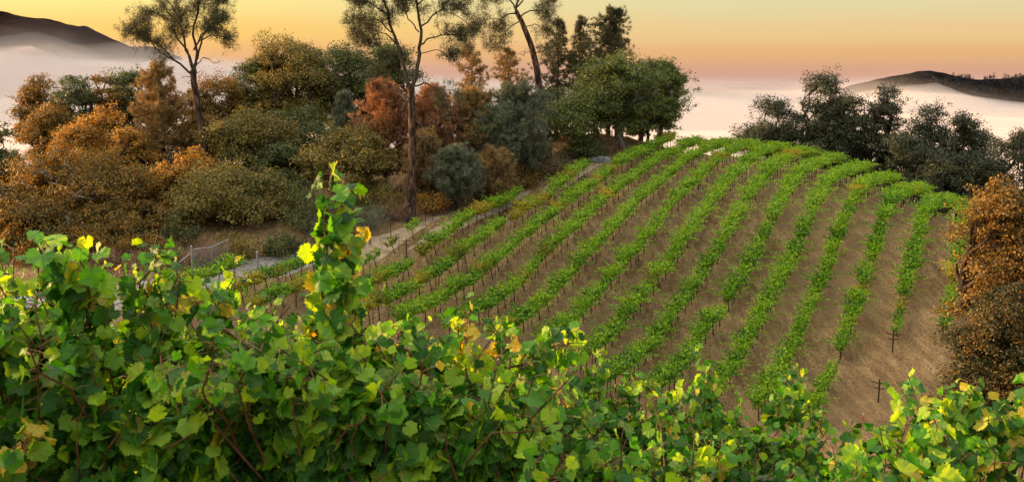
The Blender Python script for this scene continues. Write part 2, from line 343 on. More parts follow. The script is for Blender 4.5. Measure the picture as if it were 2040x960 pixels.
LEAF = {
 'dark':   leaf_mat('dark_oak_leaf', [(.2, (0.036, 0.054, 0.022)), (.5, (0.081, 0.111, 0.035)), (.8, (0.166, 0.186, 0.048))], .22, (1.5, 1.2, .5)),
 'olive':  leaf_mat('olive_oak_leaf', [(.2, (0.072, 0.076, 0.023)), (.5, (0.168, 0.157, 0.039)), (.8, (0.338, 0.254, 0.055))], .28, (1.5, 1.1, .45)),
 'gold':   leaf_mat('golden_oak_leaf', [(.2, (0.125, 0.084, 0.021)), (.5, (0.337, 0.212, 0.039)), (.8, (0.600, 0.362, 0.055))], .34, (1.5, 1.0, .4)),
 'brown':  leaf_mat('brown_oak_leaf', [(.2, (0.060, 0.051, 0.014)), (.5, (0.160, 0.120, 0.026)), (.8, (0.350, 0.207, 0.036))], .34, (1.6, 1.1, .4)),
 'green':  leaf_mat('green_oak_leaf', [(.2, (0.044, 0.067, 0.021)), (.5, (0.108, 0.148, 0.038)), (.8, (0.228, 0.263, 0.058))], .28, (1.4, 1.2, .45)),
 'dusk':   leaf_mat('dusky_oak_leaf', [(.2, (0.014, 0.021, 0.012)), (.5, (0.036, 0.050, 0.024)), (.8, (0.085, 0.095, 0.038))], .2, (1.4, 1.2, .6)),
 'grey':   leaf_mat('grey_pine_needle', [(.2, (0.070, 0.088, 0.060)), (.5, (0.150, 0.179, 0.124)), (.8, (0.264, 0.290, 0.194))], .2, (1.3, 1.15, .6)),
 'rust':   leaf_mat('rusty_pine_needle', [(.2, (0.120, 0.066, 0.036)), (.5, (0.290, 0.155, 0.082)), (.8, (0.460, 0.260, 0.140))], .3, (1.5, .95, .5)),
 'tan':    leaf_mat('tan_pine_needle', [(.2, (0.120, 0.100, 0.051)), (.5, (0.287, 0.210, 0.096)), (.8, (0.503, 0.347, 0.149))], .26, (1.4, 1.05, .5)),
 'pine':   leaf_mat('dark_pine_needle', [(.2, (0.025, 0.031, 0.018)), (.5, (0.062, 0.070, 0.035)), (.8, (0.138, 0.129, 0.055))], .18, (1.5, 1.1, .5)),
 'turn':   leaf_mat('orange_oak_leaf', [(.2, (0.045, 0.042, 0.013)), (.48, (0.130, 0.088, 0.020)), (.75, (0.360, 0.205, 0.034))], .32, (1.5, 1.05, .4)),
 'mixed':  leaf_mat('turning_oak_leaf', [(.2, (0.016, 0.024, 0.009)), (.46, (0.036, 0.046, 0.014)), (.6, (0.085, 0.065, 0.018)), (.8, (0.260, 0.145, 0.028))], .25, (1.5, 1.05, .4), clump=.6),
 'brush':  leaf_mat('dry_brush_twig', [(.2, (0.112, 0.072, 0.048)), (.5, (0.240, 0.152, 0.096)), (.8, (0.400, 0.272, 0.160))], .2, (1.3, 1, .6)),
}
def plant_at(px, dist, dy=0.0):
    """ground point under image column px at depth dist"""
    x = (px-1020)/F_PX*dist/cp
    for _ in range(3): x = (px-1020)/F_PX*(dist*cp - g1(x, dist)*sp)
    return np.array([x, dist, g1(x, dist)-.05])
def px_m(dist, pix): return pix/F_PX*dist
def oak(name, label, kind, px, top, width, dist, seed, bark=None, thin=1.0, low=.16, limbs=5, trunk_r=None, lean=0, leaf=.175, group=None, dens=1.0):
    g = np.random.default_rng(seed); b = plant_at(px, dist); Y = dist
    ztop = (HORIZON-top)/F_PX*dist*1.0
    H = ztop - b[2]; Wd = px_m(dist, width)
    root = thing(name, label, 'tree', tuple(b), 0, group); tr = Acc(); cr = Acc()
    r0 = trunk_r or .035*H
    fork = np.array([lean*H*.25+g.normal()*.02*H, g.normal()*.02*H, H*(.26+.08*g.random())])
    tr.tube(curve((0, 0, -.4), fork, 6, .03, g), np.linspace(r0*1.25, r0*.75, 6), 8)
    nl = int((24+12*g.random())*min(1.5, max(.8, H/max(Wd, 1))**.5)); cz = H*(low+1)/2; hz = H*(1-low)/2
    d = rvec(nl, g); rad = .30+.62*g.random(nl)**.6
    lc = d*rad[:, None]*np.array([Wd/2, Wd/2*.9, hz]) + np.array([lean*H*.35, 0, cz]); lr = Wd*(.095+.085*g.random(nl))*(min(1.4, max(.8, H/Wd)))**.4
    taper = np.clip((lc[:, 2]-cz)/hz, 0, 1); lc[:, 0] *= 1-.35*taper; lc[:, 1] *= 1-.3*taper
    top_i = np.argmax(lc[:, 2]); lc[:, 2] += (H-lr[top_i]*.9-lc[top_i, 2])*np.clip((lc[:, 2]-.3*H)/(.7*H), 0, 1)
    lc[:, 2] = np.minimum(lc[:, 2], H-lr*.75); lc[:, 2] = np.maximum(lc[:, 2], lr*.55)
    mains = [fork + (np.array([math.cos(a), math.sin(a), 1.1])*H*.17*(0.8+.5*g.random())) for a in np.linspace(0, 2*PI, limbs, endpoint=False)+g.random()*6]
    for m_ in mains: tr.tube(curve(fork, m_, 5, .08, g), np.linspace(r0*.6, r0*.36, 5), 6)
    for c, r in zip(lc, lr):
        m_ = mains[int(np.argmin([np.linalg.norm(c-q) for q in mains]))]
        pl = curve(m_, c, 6, .09, g, .05); tr.tube(pl, np.linspace(r0*.34, r0*.08, 6), 5)
        nc = int(np.clip(26*(r/1.0)**1.6, 10, 55)*dens)
        dd = rvec(nc, g); dd[:, 2] = np.abs(dd[:, 2])*1.1-.35*g.random(nc)
        ext = np.where(g.random(nc) < .26, 1.2+.75*g.random(nc), 1.0); cc = c + dd*(r*ext*(.45+.65*g.random(nc)**.6))[:, None]*np.array([1.15, 1.15, .85])
        for q in cc[::3]: tr.tube(curve(pl[-2], q, 4, .08, g), np.linspace(r0*.07, r0*.02, 4), 3)
        per = int(33*thin); k = np.repeat(np.arange(nc), per); n = len(k)
        p = cc[k] + g.normal(size=(n, 3))*np.array([.27, .27, .17])*min(1.2, max(.55, r/1.1))
        p[:, 2] = np.maximum(p[:, 2], .05)
        nrm = unit(unit(p-c)*.7+np.array([0, 0, .5])+g.normal(size=(n, 3))*.7); a = unit(np.cross(nrm, rvec(n, g))); bb = np.cross(nrm, a)
        s_ = leaf*(.65+.7*g.random(n)); cr.leaves(p, a, bb, s_, s_*.72)
    tr.build('trunk', bark or bark_dark, root, True); cr.build('crown', LEAF[kind], root)
    for i in range(5 if bark is bark_grey and dist < 90 else 0):       # bare lichen grey limbs in front of the leaves
        c = lc[int(g.integers(0, nl))]; e = np.array([c[0]*1.05, -abs(c[1])-Wd*.22, c[2]+.1*H]); bl = Acc(); pl = curve(fork+np.array([0, -.3, -.2]), e, 9, .07, g, .04); bl.tube(pl, np.linspace(r0*.45, .03, 9), 6)
        for q in range(5): p = pl[3+int(g.integers(0, 6))]; bl.tube(curve(p, p+rvec(1, g)[0]*np.array([1, .6, .8])*(.7+.9*g.random()), 5, .12, g), np.linspace(.035, .01, 5), 4)
        bl.build('bare_limb', bark_grey, root, True)
    return root
def pine(name, label, kind, px, top, width, dist, seed, bark=None, shape=1.0, start=.12, group=None, dens=1.0, lean=0, ragged=0.0):
    """soft needled conifer: whorls of upswept boughs carrying brushes of long needles"""
    g = np.random.default_rng(seed); b = plant_at(px, dist); H = (HORIZON-top)/F_PX*dist - b[2]; Wd = px_m(dist, width)
    root = thing(name, label, 'tree', tuple(b), 0, group); tr = Acc(); cr = Acc(); r0 = .02*H+.03
    ln = curve((0, 0, -.4), (lean*H, 0, H*.97), 9, .012, g); tr.tube(ln, np.linspace(r0, .02, 9), 7)
    nb = int((46+H*6.0)*dens)
    for i in range(nb):
        t = start+(1-start)*((i+g.random())/nb)**.9; h = t*H; a = g.random()*2*PI
        prof = (np.clip((1-t)/(1-.35), 0, 1)**(.75*shape))*(.55+.45*np.clip((t-start)/.2, 0, 1))
        R = Wd/2*prof*(.6+.55*g.random() if g.random() > ragged else .15+1.3*g.random())+.15
        base = np.array([np.interp(h, ln[:, 2], ln[:, 0]), np.interp(h, ln[:, 2], ln[:, 1]), h]); end = base+np.array([math.cos(a)*R, math.sin(a)*R, R*(.30+.35*g.random())])
        pl = curve(base, end, 5, .05, g, -.08); tr.tube(pl, np.linspace(.012*H*.35+.012, .008, 5), 3)
        nt_ = int(7+R*6); ts = .25+.75*g.random(nt_)
        tp = np.stack([np.interp(ts*4, np.arange(5), pl[:, k]) for k in range(3)], 1) + g.normal(size=(nt_, 3))*np.array([.2, .2, .16])*(.6+R*.35)
        per = 24; k = np.repeat(np.arange(nt_), per); n = len(k)
        dirs = unit(unit(end-base)*.5+np.array([0, 0, .35])+g.normal(size=(n, 3))*.75)
        cr.blades(tp[k]+g.normal(size=(n, 3))*.06, dirs, .24+.2*g.random(n), .042, g)
    tr.build('trunk', bark or bark_pine, root, True); cr.build('crown', LEAF[kind], root)
    return root
def tall_pine(label, dist, trunk, radii, limbs, seed, kind='pine', tuft=1.0, dead=()):
    """open crowned old pine; trunk and limbs are given as they branch in their own plane, limbs also swing in depth"""
    g = np.random.default_rng(seed); base = at(*trunk[0], dist); base[2] = g1(base[0], dist)-.05
    root = thing('tall_pine', label, 'tree', tuple(base)); tr = Acc(); cr = Acc()
    def line(pts, dz0, dz1, nsub=4, wob=.05):
        P_ = [at(x, y, dist)-base for x, y in pts]
        for i, p in enumerate(P_): p[1] += dz0+(dz1-dz0)*i/max(1, len(P_)-1)
        out_ = [P_[0]]
        for a_, b_ in zip(P_[:-1], P_[1:]): out_ += list(curve(a_, b_, nsub+1, wob, g)[1:])
        return np.array(out_)
    T = line(trunk, 0, 0, 4, .012); T[0, 2] = -.5; tr.tube(T, np.interp(np.linspace(0, 1, len(T)), np.linspace(0, 1, len(radii)), np.array(radii)*.84), 10)
    lim = Acc()
    def brush(p, d, n, sz):
        dirs = unit(d*.35+np.array([0, 0, .3])+g.normal(size=(n, 3))*.8); cr.blades(np.repeat(p[None], n, 0)+g.normal(size=(n, 3))*.12*sz, dirs, (.24+.2*g.random(n))*sz, .036, g)
    for pts, r0, r1, dz, fol, *tw in limbs:
        r0 *= .72; r1 *= .72; Ln = line(pts, dz[0], dz[1]); lim.tube(Ln, np.linspace(r0, r1, len(Ln)), 6)
        if not fol: continue
        seglen = np.linalg.norm(np.diff(Ln, axis=0), axis=1).sum(); start = tw[0] if tw else .45
        for i in range(int(fol*seglen*4.2)):
            t = start+(1-start)*g.random(); f = t*(len(Ln)-1); i0 = min(int(f), len(Ln)-2); p = Ln[i0]+(Ln[i0+1]-Ln[i0])*(f-i0)
            ax = unit(Ln[i0+1]-Ln[i0]); d = unit(ax*.6+rvec(1, g)[0]*.9+np.array([0, 0, .15])); R = (.5+1.1*g.random())*(1.15-.5*t)
            tw_ = curve(p, p+d*R, 4, .1, g); lim.tube(tw_, np.linspace(r1*.7+.006, .008, 4), 3)
            for s_ in range(int(3+3*tuft)):
                q = tw_[1+int(g.integers(0, 3))]+g.normal(size=3)*.28; brush(q, d, int(16*tuft), 1.15)
        for s_ in range(int(7*fol)): brush(Ln[-1]+g.normal(size=3)*.4, unit(Ln[-1]-Ln[-2]), int(20*tuft), 1)
    tr.build('trunk', bark_pine, root, True); lim.build('limb', bark_limb, root, True)
    for pts, r0, r1, dz in dead:
        Dd = Acc(); Ln = line(pts, dz[0], dz[1], 4, .09); Dd.tube(Ln, np.linspace(r0, r1, len(Ln)), 5)
        for i in range(5):
            p = Ln[int(g.integers(len(Ln)//3, len(Ln)))]; Dd.tube(curve(p, p+rvec(1, g)[0]*(.4+.7*g.random()), 4, .15, g), np.linspace(r1*1.2, .006, 4), 3)
        o = Dd.build('dead_branch', bark_grey, root, True)
    cr.build('crown', LEAF[kind], root)
    return root
# ------------------------------------------------------------------ the three tall pines
tall_pine('tall lone pine with a fan shaped airy crown rising far above the oaks', 88,
  [(407, 300), (400, 250), (392, 200), (386, 165), (384, 140)], [.46, .40, .36, .34, .30],
  [([(385, 150), (352, 122), (318, 88), (288, 72)], .17, .04, (0, -1.0), 1.1, .55), ([(384, 140), (370, 100), (342, 55), (318, 10)], .17, .05, (0, 1.2), 1.1, .5),
   ([(384, 142), (372, 90), (366, 30), (352, -40)], .18, .05, (0, -1.4), 1.1, .45), ([(386, 145), (383, 70), (392, 0), (392, -55)], .2, .05, (0, .4), 1.2, .45),
   ([(385, 140), (398, 85), (418, 45), (428, -10)], .16, .05, (0, 1.5), 1.1, .5), ([(386, 100), (410, 65), (438, 50), (452, 38)], .12, .04, (0, -1.2), 1.1, .45),
   ([(394, 82), (420, 70), (440, 72), (447, 76)], .09, .03, (0, .8), 1.0, .5), ([(352, 122), (320, 100), (290, 50), (268, 62)], .08, .03, (-.5, -1.8), 1.0, .5),
   ([(342, 55), (310, 30), (285, 20), (274, 40)], .09, .03, (1, 2.2), 1.1, .4), ([(366, 40), (345, 5), (322, -30), (300, -40)], .09, .03, (-1, -2), 1.1, .4),
   ([(392, 10), (412, -20), (430, -40), (440, -20)], .09, .03, (.4, -1.5), 1.1, .4), ([(352, 122), (345, 112), (336, 108), (328, 110)], .05, .02, (-.4, -.8), 1.2, .4)],
  11, dead=[([(390, 150), (392, 128), (402, 115), (418, 124), (440, 122)], .07, .015, (0, .8)), ([(384, 155), (372, 153), (366, 156)], .04, .012, (0, -.6)), ([(330, 100), (316, 88), (308, 80)], .03, .01, (-.5, -1))])
tall_pine('huge two stemmed pine with bare dark trunk standing beside the dirt track', 79,
  [(817, 440), (820, 360), (823, 280), (820, 210), (818, 168)], [.52, .40, .37, .35, .33],
  [([(818, 180), (806, 135), (792, 90), (776, 50), (762, 0), (757, -50)], .25, .07, (0, .6), .55, .6), ([(820, 178), (832, 130), (838, 85), (836, 40), (826, -10), (822, -60)], .25, .07, (0, -.6), .55, .6),
   ([(790, 88), (770, 68), (742, 60), (716, 72)], .09, .03, (.2, -1), 1.1, .5), ([(783, 66), (752, 40), (724, 38), (702, 44)], .09, .03, (.3, 1.2), 1.2, .5),
   ([(770, 28), (748, 12), (730, 2), (716, 10)], .08, .03, (.5, -1), 1.2, .4), ([(762, 0), (780, -20), (795, -20), (800, -5)], .07, .03, (.5, 1.4), 1.1, .4), ([(760, -20), (740, -40), (722, -30), (712, -18)], .07, .03, (.5, -1.4), 1.1, .4),
   ([(838, 90), (862, 76), (895, 70), (930, 74)], .10, .03, (-.4, -1.2), 1.1, .5), ([(837, 55), (862, 30), (893, 10), (924, 8)], .11, .03, (-.4, 1.2), 1.1, .45), ([(832, 15), (858, -10), (885, -25), (905, -25)], .09, .03, (-.5, -1), 1.1, .4),
   ([(836, 65), (815, 40), (806, 10), (812, -20)], .08, .03, (-.4, -1.4), 1.1, .45), ([(895, 25), (920, 38), (938, 50), (942, 62)], .05, .02, (.8, 1.2), 1.0, .3), ([(838, 108), (866, 100), (890, 112), (912, 108)], .06, .02, (-.3, .9), .9, .5),
   ([(800, 112), (770, 105), (745, 88), (730, 82)], .06, .02, (.1, 1.0), .9, .55), ([(822, 172), (850, 166), (875, 176), (876, 196), (900, 216)], .10, .03, (0, -1.0), .35, .6), ([(876, 182), (900, 178), (914, 186)], .05, .02, (-.6, -1.2), .6, .3),
   ([(815, 165), (790, 145), (768, 140), (752, 150)], .06, .02, (0, .9), .5, .6)],
  12, dead=[([(815, 190), (806, 205), (806, 238)], .05, .015, (0, -.5)), ([(816, 210), (800, 185), (780, 165)], .05, .012, (0, -.8)), ([(824, 238), (840, 250), (853, 262), (850, 278)], .045, .012, (0, -.7)), ([(823, 275), (838, 272), (846, 280)], .04, .012, (0, -.5))])
tall_pine('tall pine with a leaning dark trunk and drooping one sided crown', 97,
  [(1092, 262), (1084, 220), (1074, 170), (1068, 130), (1056, 85), (1040, 45), (1028, 22)], [.48, .42, .38, .36, .32, .28, .24],
  [([(1030, 28), (1008, 30), (990, 55), (975, 88)], .12, .03, (0, -1.2), 1.0, .4), ([(1028, 22), (1012, -5), (985, -10), (962, 5)], .13, .03, (0, 1.0), 1.1, .4), ([(1028, 22), (1032, -10), (1020, -40), (1010, -60)], .16, .05, (0, .2), 1.2, .3),
   ([(1036, 36), (1056, 22), (1078, 22), (1092, 34)], .11, .03, (0, -1), 1.1, .4), ([(1030, 15), (1052, -10), (1080, -15), (1098, 0)], .11, .03, (0, 1.2), 1.1, .4), ([(1044, 56), (1064, 48), (1082, 52), (1090, 62)], .07, .02, (0, .9), .9, .4),
   ([(1038, 42), (1018, 52), (1000, 74), (990, 100)], .09, .02, (0, 1.2), .9, .4), ([(1000, 40), (978, 38), (962, 44), (955, 55)], .06, .02, (-.7, -1.8), 1.0, .3), ([(1020, -30), (1045, -45), (1060, -40)], .08, .03, (0, -1.2), 1.1, .3), ([(1062, 108), (1084, 100), (1100, 108)], .05, .02, (0, -.9), .7, .4)],
  13, dead=[([(1060, 100), (1044, 112), (1030, 108)], .04, .012, (0, -.8))])
# ------------------------------------------------------------------ the wood left of the vineyard
TREES = [
 # builder, name, label, leaf kind, column, top row, width, depth, extra
 (oak, 'oak_tree', 'broad brown oak with twisted grey limbs at the lower left of the wood', 'brown', 160, 288, 270, 79, dict(bark=bark_grey, dens=1.1, low=.02)),
 (oak, 'oak_tree', 'dark rounded oak cut by the left edge of the picture', 'dark', -8, 232, 110, 86, {}),
 (oak, 'oak_tree', 'orange brown oak low at the left edge behind the foreground vines', 'brown', 20, 360, 150, 74, dict(bark=bark_grey, low=0.0)),
 (oak, 'oak_tree', 'golden topped oak directly above the chain link gate', 'gold', 395, 296, 150, 83, dict(low=.04)),
 (oak, 'oak_tree', 'wide dark olive oak spreading low to the right of the gate', 'olive', 480, 338, 260, 80, dict(low=-.04, dens=1.2)),
 (oak, 'oak_tree', 'olive bush like oak between the brown oak and the golden topped oak', 'olive', 300, 322, 120, 84, dict(low=-.02)),
 (oak, 'oak_tree', 'dark green oak left of the two stemmed pine trunk', 'olive', 705, 248, 180, 84, dict(low=-.02, dens=1.1)),
 (oak, 'oak_tree', 'bright yellow oak in the middle of the left wood', 'gold', 200, 212, 150, 92, dict(low=.05)),
 (oak, 'oak_tree', 'orange oak below the fan crowned lone pine', 'gold', 268, 250, 90, 88, dict(low=0)),
 (oak, 'oak_tree', 'olive yellow oak right of the lone pine trunk', 'olive', 505, 212, 180, 90, dict(dens=1.1, low=0)),
 (oak, 'oak_tree', 'slender dark oak standing at the far left against the fog', 'brown', 92, 148, 95, 104, dict(thin=.75)),
 (oak, 'oak_tree', 'airy dark oak with feathery top against the fog', 'dark', 158, 150, 110, 102, dict(thin=.8)),
 (oak, 'oak_tree', 'brownish oak with ragged top left of the grey brown pine', 'brown', 228, 146, 95, 104, dict(thin=.8)),
 (oak, 'oak_tree', 'dark oak with rounded top just left of the lone pine trunk', 'dark', 278, 134, 110, 106, {}),
 (oak, 'oak_tree', 'sparse gappy oak just right of the lone pine trunk', 'brown', 440, 143, 125, 101, dict(thin=.85, low=.05)),
 (oak, 'oak_tree', 'dark oak with level top between lone pine and highest oaks', 'dark', 505, 124, 110, 105, {}),
 (oak, 'oak_tree', 'brown topped tallest oak in the middle of the wood', 'olive', 598, 70, 170, 104, dict(dens=1.1)),
 (oak, 'oak_tree', 'dense dark green oak below the left branches of the two stemmed pine', 'dark', 700, 86, 150, 106, {}),
 (oak, 'oak_tree', 'dark oak hidden behind the fork of the two stemmed pine', 'dark', 765, 84, 130, 104, {}),
 (oak, 'oak_tree', 'shadowy oak filling the gap under the tallest oak', 'dark', 612, 210, 160, 95, dict(low=.05)),
 (oak, 'oak_tree', 'shadowy olive oak behind the wide oak by the gate', 'dark', 560, 280, 150, 88, dict(low=.05)),
 (oak, 'oak_tree', 'low dark oak behind the lone pine foot', 'brown', 420, 225, 120, 94, dict(low=.05)),
 (oak, 'oak_tree', 'brown oak filling the wood right behind the lone pine trunk', 'brown', 395, 172, 110, 98, dict(low=.03)),
 (oak, 'oak_tree', 'dark olive oak left of the tallest oak with a broken top', 'olive', 545, 100, 110, 106, dict(low=.05)),
 (oak, 'oak_tree', 'dark oak low against the fog at the left end', 'brown', 120, 205, 130, 98, dict(low=.03)),
 (pine, 'grey_pine', 'soft grey brown pine left of the lone pine trunk', 'tan', 330, 130, 135, 92, dict(shape=.7)),
 (pine, 'grey_pine', 'small grey green pine left of the rusty pine', 'grey', 690, 185, 80, 97, {}),
 (pine, 'grey_pine', 'small rounded grey pine with visible stem by the wire fence', 'grey', 910, 297, 105, 83, dict(shape=.55, start=.2, dens=1.25)),
 (pine, 'rusty_pine', 'rust orange pine just left of the two stemmed pine trunk', 'rust', 768, 168, 140, 89, dict(shape=.6, dens=1.2)),
 (pine, 'rusty_pine', 'rust brown pine right behind the two stemmed pine trunk', 'rust', 862, 175, 135, 91, dict(shape=.6, dens=1.2)),
 (pine, 'rusty_pine', 'tan pine low between the two stemmed trunk and the small grey pine', 'tan', 850, 262, 90, 85, dict(shape=.6, start=.04)),
 (pine, 'rusty_pine', 'mixed rust and grey pine behind the small grey pine', 'tan', 945, 182, 130, 92, dict(shape=.6, dens=1.2)),
 (pine, 'grey_pine', 'large soft grey green pine left of the dark oak on the bank', 'grey', 1036, 176, 150, 93, dict(shape=.5, start=.04, dens=1.35)),
 (pine, 'grey_pine', 'grey pine squeezed between the large grey pine and the rust trees', 'grey', 985, 215, 100, 90, dict(shape=.55, start=.05)),
 (pine, 'rusty_pine', 'low tan pine at the fence below the large grey pine', 'tan', 985, 300, 80, 86, dict(shape=.55, start=.02)),
 (oak, 'oak_tree', 'dark green oak at the bank below the leaning pine trunk', 'green', 1145, 190, 150, 98, dict(low=.06, dens=1.1, bark=bark_grey)),
 (oak, 'oak_tree', 'dark shadowy oak behind the leaning pine trunk', 'dark', 1090, 170, 110, 104, dict(low=.05)),
 (pine, 'slender_pine', 'slender rusty pine with pointed top right of the two stemmed pine', 'tan', 938, 92, 85, 107, dict(ragged=.75, shape=.8, dens=.5)),
 (pine, 'slender_pine', 'slender pine with open top left of the leaning trunk', 'tan', 1012, 98, 80, 109, dict(ragged=.75, shape=.8, dens=.5)),
 (pine, 'slender_pine', 'slender dark pine just right of the leaning trunk', 'pine', 1108, 44, 105, 108, dict(ragged=.75, dens=.42, shape=.9, start=.3)),
 (pine, 'slender_pine', 'thin pine with lopsided tip between the two dark conifers', 'pine', 1155, 40, 85, 111, dict(ragged=.75, dens=.38, shape=1.0, start=.3)),
 (pine, 'slender_pine', 'tallest dark conifer at the right end of the left wood', 'pine', 1212, 24, 140, 108, dict(ragged=.6, dens=.75, shape=.75, start=.25)),
 (oak, 'oak_tree', 'large oak with pale split trunk at the vineyard top corner', 'green', 1235, 104, 185, 102, dict(bark=bark_grey, low=.10, lean=.0, trunk_r=.5, dens=1.1)),
 (oak, 'oak_tree', 'dark oak mass behind the bank left of the pale split trunk', 'dark', 1188, 120, 130, 106, dict(low=.02)),
 (oak, 'oak_tree', 'low green oak reaching the ground right of the pale split trunk', 'green', 1290, 185, 110, 106, dict(low=.02)),
 (oak, 'oak_tree', 'rounded green oak closing the right end of the left wood', 'green', 1316, 118, 105, 108, dict(low=.1, bark=bark_grey)),
 (oak, 'oak_tree', 'dark green oak behind the pale split trunk', 'dark', 1275, 128, 100, 112, dict(low=.2)),
 # behind the crest on the right
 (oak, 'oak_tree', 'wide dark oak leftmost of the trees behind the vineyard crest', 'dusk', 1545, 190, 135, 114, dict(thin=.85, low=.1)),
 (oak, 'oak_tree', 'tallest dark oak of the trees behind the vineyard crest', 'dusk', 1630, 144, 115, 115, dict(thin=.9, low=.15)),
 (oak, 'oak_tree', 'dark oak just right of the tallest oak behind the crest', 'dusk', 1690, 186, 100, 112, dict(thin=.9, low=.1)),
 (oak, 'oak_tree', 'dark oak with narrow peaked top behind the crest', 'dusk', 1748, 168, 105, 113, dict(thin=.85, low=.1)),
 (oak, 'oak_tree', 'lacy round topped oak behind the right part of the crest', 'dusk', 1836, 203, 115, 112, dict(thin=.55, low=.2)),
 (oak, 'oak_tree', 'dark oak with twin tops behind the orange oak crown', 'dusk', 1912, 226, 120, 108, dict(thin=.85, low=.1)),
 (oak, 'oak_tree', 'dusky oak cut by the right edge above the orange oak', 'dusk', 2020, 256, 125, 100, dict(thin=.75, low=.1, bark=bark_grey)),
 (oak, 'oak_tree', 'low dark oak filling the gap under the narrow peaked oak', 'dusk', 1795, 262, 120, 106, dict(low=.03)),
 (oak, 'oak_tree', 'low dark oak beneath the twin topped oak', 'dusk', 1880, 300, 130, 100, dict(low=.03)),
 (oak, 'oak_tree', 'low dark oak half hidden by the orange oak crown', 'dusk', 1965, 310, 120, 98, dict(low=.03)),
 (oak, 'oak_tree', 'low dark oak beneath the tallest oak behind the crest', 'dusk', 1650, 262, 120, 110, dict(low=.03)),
 (oak, 'oak_tree', 'golden orange oak crown at the right edge above the dark one', 'turn', 1978, 356, 205, 50, dict(low=.22, dens=1.5, leaf=.13, bark=bark_dark)),
 (oak, 'oak_tree', 'dark green oak at the right edge with orange patches near the bottom corner', 'mixed', 1992, 560, 215, 45.5, dict(low=-.02, dens=1.9, leaf=.12, bark=bark_dark)),
 (oak, 'oak_tree', 'low brown oak reaching the ground left of the twisted grey limbs', 'brown', 60, 395, 190, 73, dict(low=-.05)),
 (oak, 'oak_tree', 'low olive brown oak under the twisted grey limbs', 'brown', 205, 400, 190, 74, dict(low=-.05, bark=bark_grey)),
 (oak, 'oak_tree', 'low golden oak between the twisted grey limbs and the gate', 'brown', 310, 400, 140, 77, dict(low=-.05)),
]
for i, (fn, nm, lab, kind, px, top, wd, dist, kw) in enumerate(TREES):
    fn(nm, lab, kind, px, top, wd, dist, 100+i*7, **kw)
# ------------------------------------------------------------------ vineyard on the hill
ORD = ['zeroth','first','second','third','fourth','fifth','sixth','seventh','eighth','ninth','tenth','eleventh','twelfth','thirteenth','fourteenth','fifteenth','sixteenth','seventeenth','eighteenth','nineteenth','twentieth']
TENS = {20:'twenty', 30:'thirty', 40:'forty', 50:'fifty'}
def ordinal(n): return ORD[n] if n <= 20 else ('%s-%s' % (TENS[n//10*10], ORD[n % 10]) if n % 10 else {30:'thirtieth',40:'fortieth',50:'fiftieth'}[n])
vine_green = leaf_mat('vine_leaf', [(.10, (.022, .078, .006)), (.36, (.088, .245, .010)), (.60, (.215, .42, .016)), (.93, (.40, .52, .025))], .34, (1.25, 1.2, .45), .5, .4, .3, .3)
vine_yellow = leaf_mat('yellowing_vine_leaf', [(.12, (.06, .12, .014)), (.4, (.17, .25, .026)), (.6, (.36, .36, .035)), (.9, (.60, .42, .035))], .36, (1.3, 1.05, .4), .5, .35, .45, .3)
vine_wood = rough_mat('vine_trunk_bark', [(.35, (.020, .014, .011)), (.65, (.075, .05, .038))], 14, 4, (1, 1, .3), .9, .2, None)
stake_m = rough_mat('rusted_stake_steel', [(.35, (.025, .017, .014)), (.65, (.07, .045, .034))], 8, 4, rough=.7, bmp=None)
def vine_arrays(g, vigor):
    """one trained vine: row runs along local X; shoots leave the cordon and splay to both sides"""
    cr = Acc(); n_s = int(20*vigor+g.integers(0, 4))
    for i in range(n_s):
        x0 = (g.random()-.5)*1.25; side = 1 if i % 2 else -1; o = np.array([x0, side*.10, .82+.12*g.random()])
        L_ = (.6+.5*g.random())*vigor**.5; out_ = side*(.06+.62*g.random()); v = unit(np.array([(g.random()-.5)*.9, out_, 1.0+.3*g.random()]))
        if g.random() < .2: L_ *= 1.25; v = unit(v+np.array([0, side*.6, -.15]))
        m = int(20+8*g.random()); t = (np.arange(m)+g.random(m))/m; t = t[:, None]
        p = o+v*L_*t+np.array([0, side*.26*L_, -.34*L_])*t**2.2
        p = p+g.normal(size=(m, 3))*.042*(1.2-.7*t); nrm = unit(np.array([0, side*.45, .7])+g.normal(size=(m, 3))*.6); a = unit(np.cross(nrm, rvec(m, g))); b = np.cross(nrm, a)
        s_ = (.155-.065*t[:, 0])*(.75+.5*g.random(m)); cr.leaves(p, a, b, s_, s_*.85)
    m = int(190*vigor); p = np.stack([(g.random(m)-.5)*1.3, g.normal(size=m)*.19, .78+.65*g.random(m)], 1); nrm = unit(np.array([0, 0, .5])+g.normal(size=(m, 3))); a = unit(np.cross(nrm, rvec(m, g))); b = np.cross(nrm, a)
    cr.leaves(p, a, b, .14, .12)
    tr = Acc(); bx = (g.random()-.5)*.3
    tr.tube([(bx*1.5, (g.random()-.5)*.1, -.15), (bx, (g.random()-.5)*.06, .3), (bx*.3, 0, .62), (0, 0, .84)], [.042, .036, .032, .035], 5)
    for s_ in (-1, 1): tr.tube([(0, 0, .82), (s_*.3, .0, .88), (s_*.6, 0, .87)], [.028, .022, .015], 4)
    return cr, tr
def stake_mesh():
    a = Acc(); a.tube([(0, 0, -.3), (0, 0, 1.42)], [.022, .022], 5); return a
N_VAR = 10; G5 = np.random.default_rng(55); VAR = []
protos = []
for i in range(N_VAR):
    vig = [1.1, 1.0, .95, 1.15, .9, 1.05, 1.2, .55, 1.0, .62][i]; cr, tr = vine_arrays(G5, vig)
    VAR.append((cr, tr))
rows_spec = {k: (52 if k > 0 else 46, 102) for k in range(1, 15)}
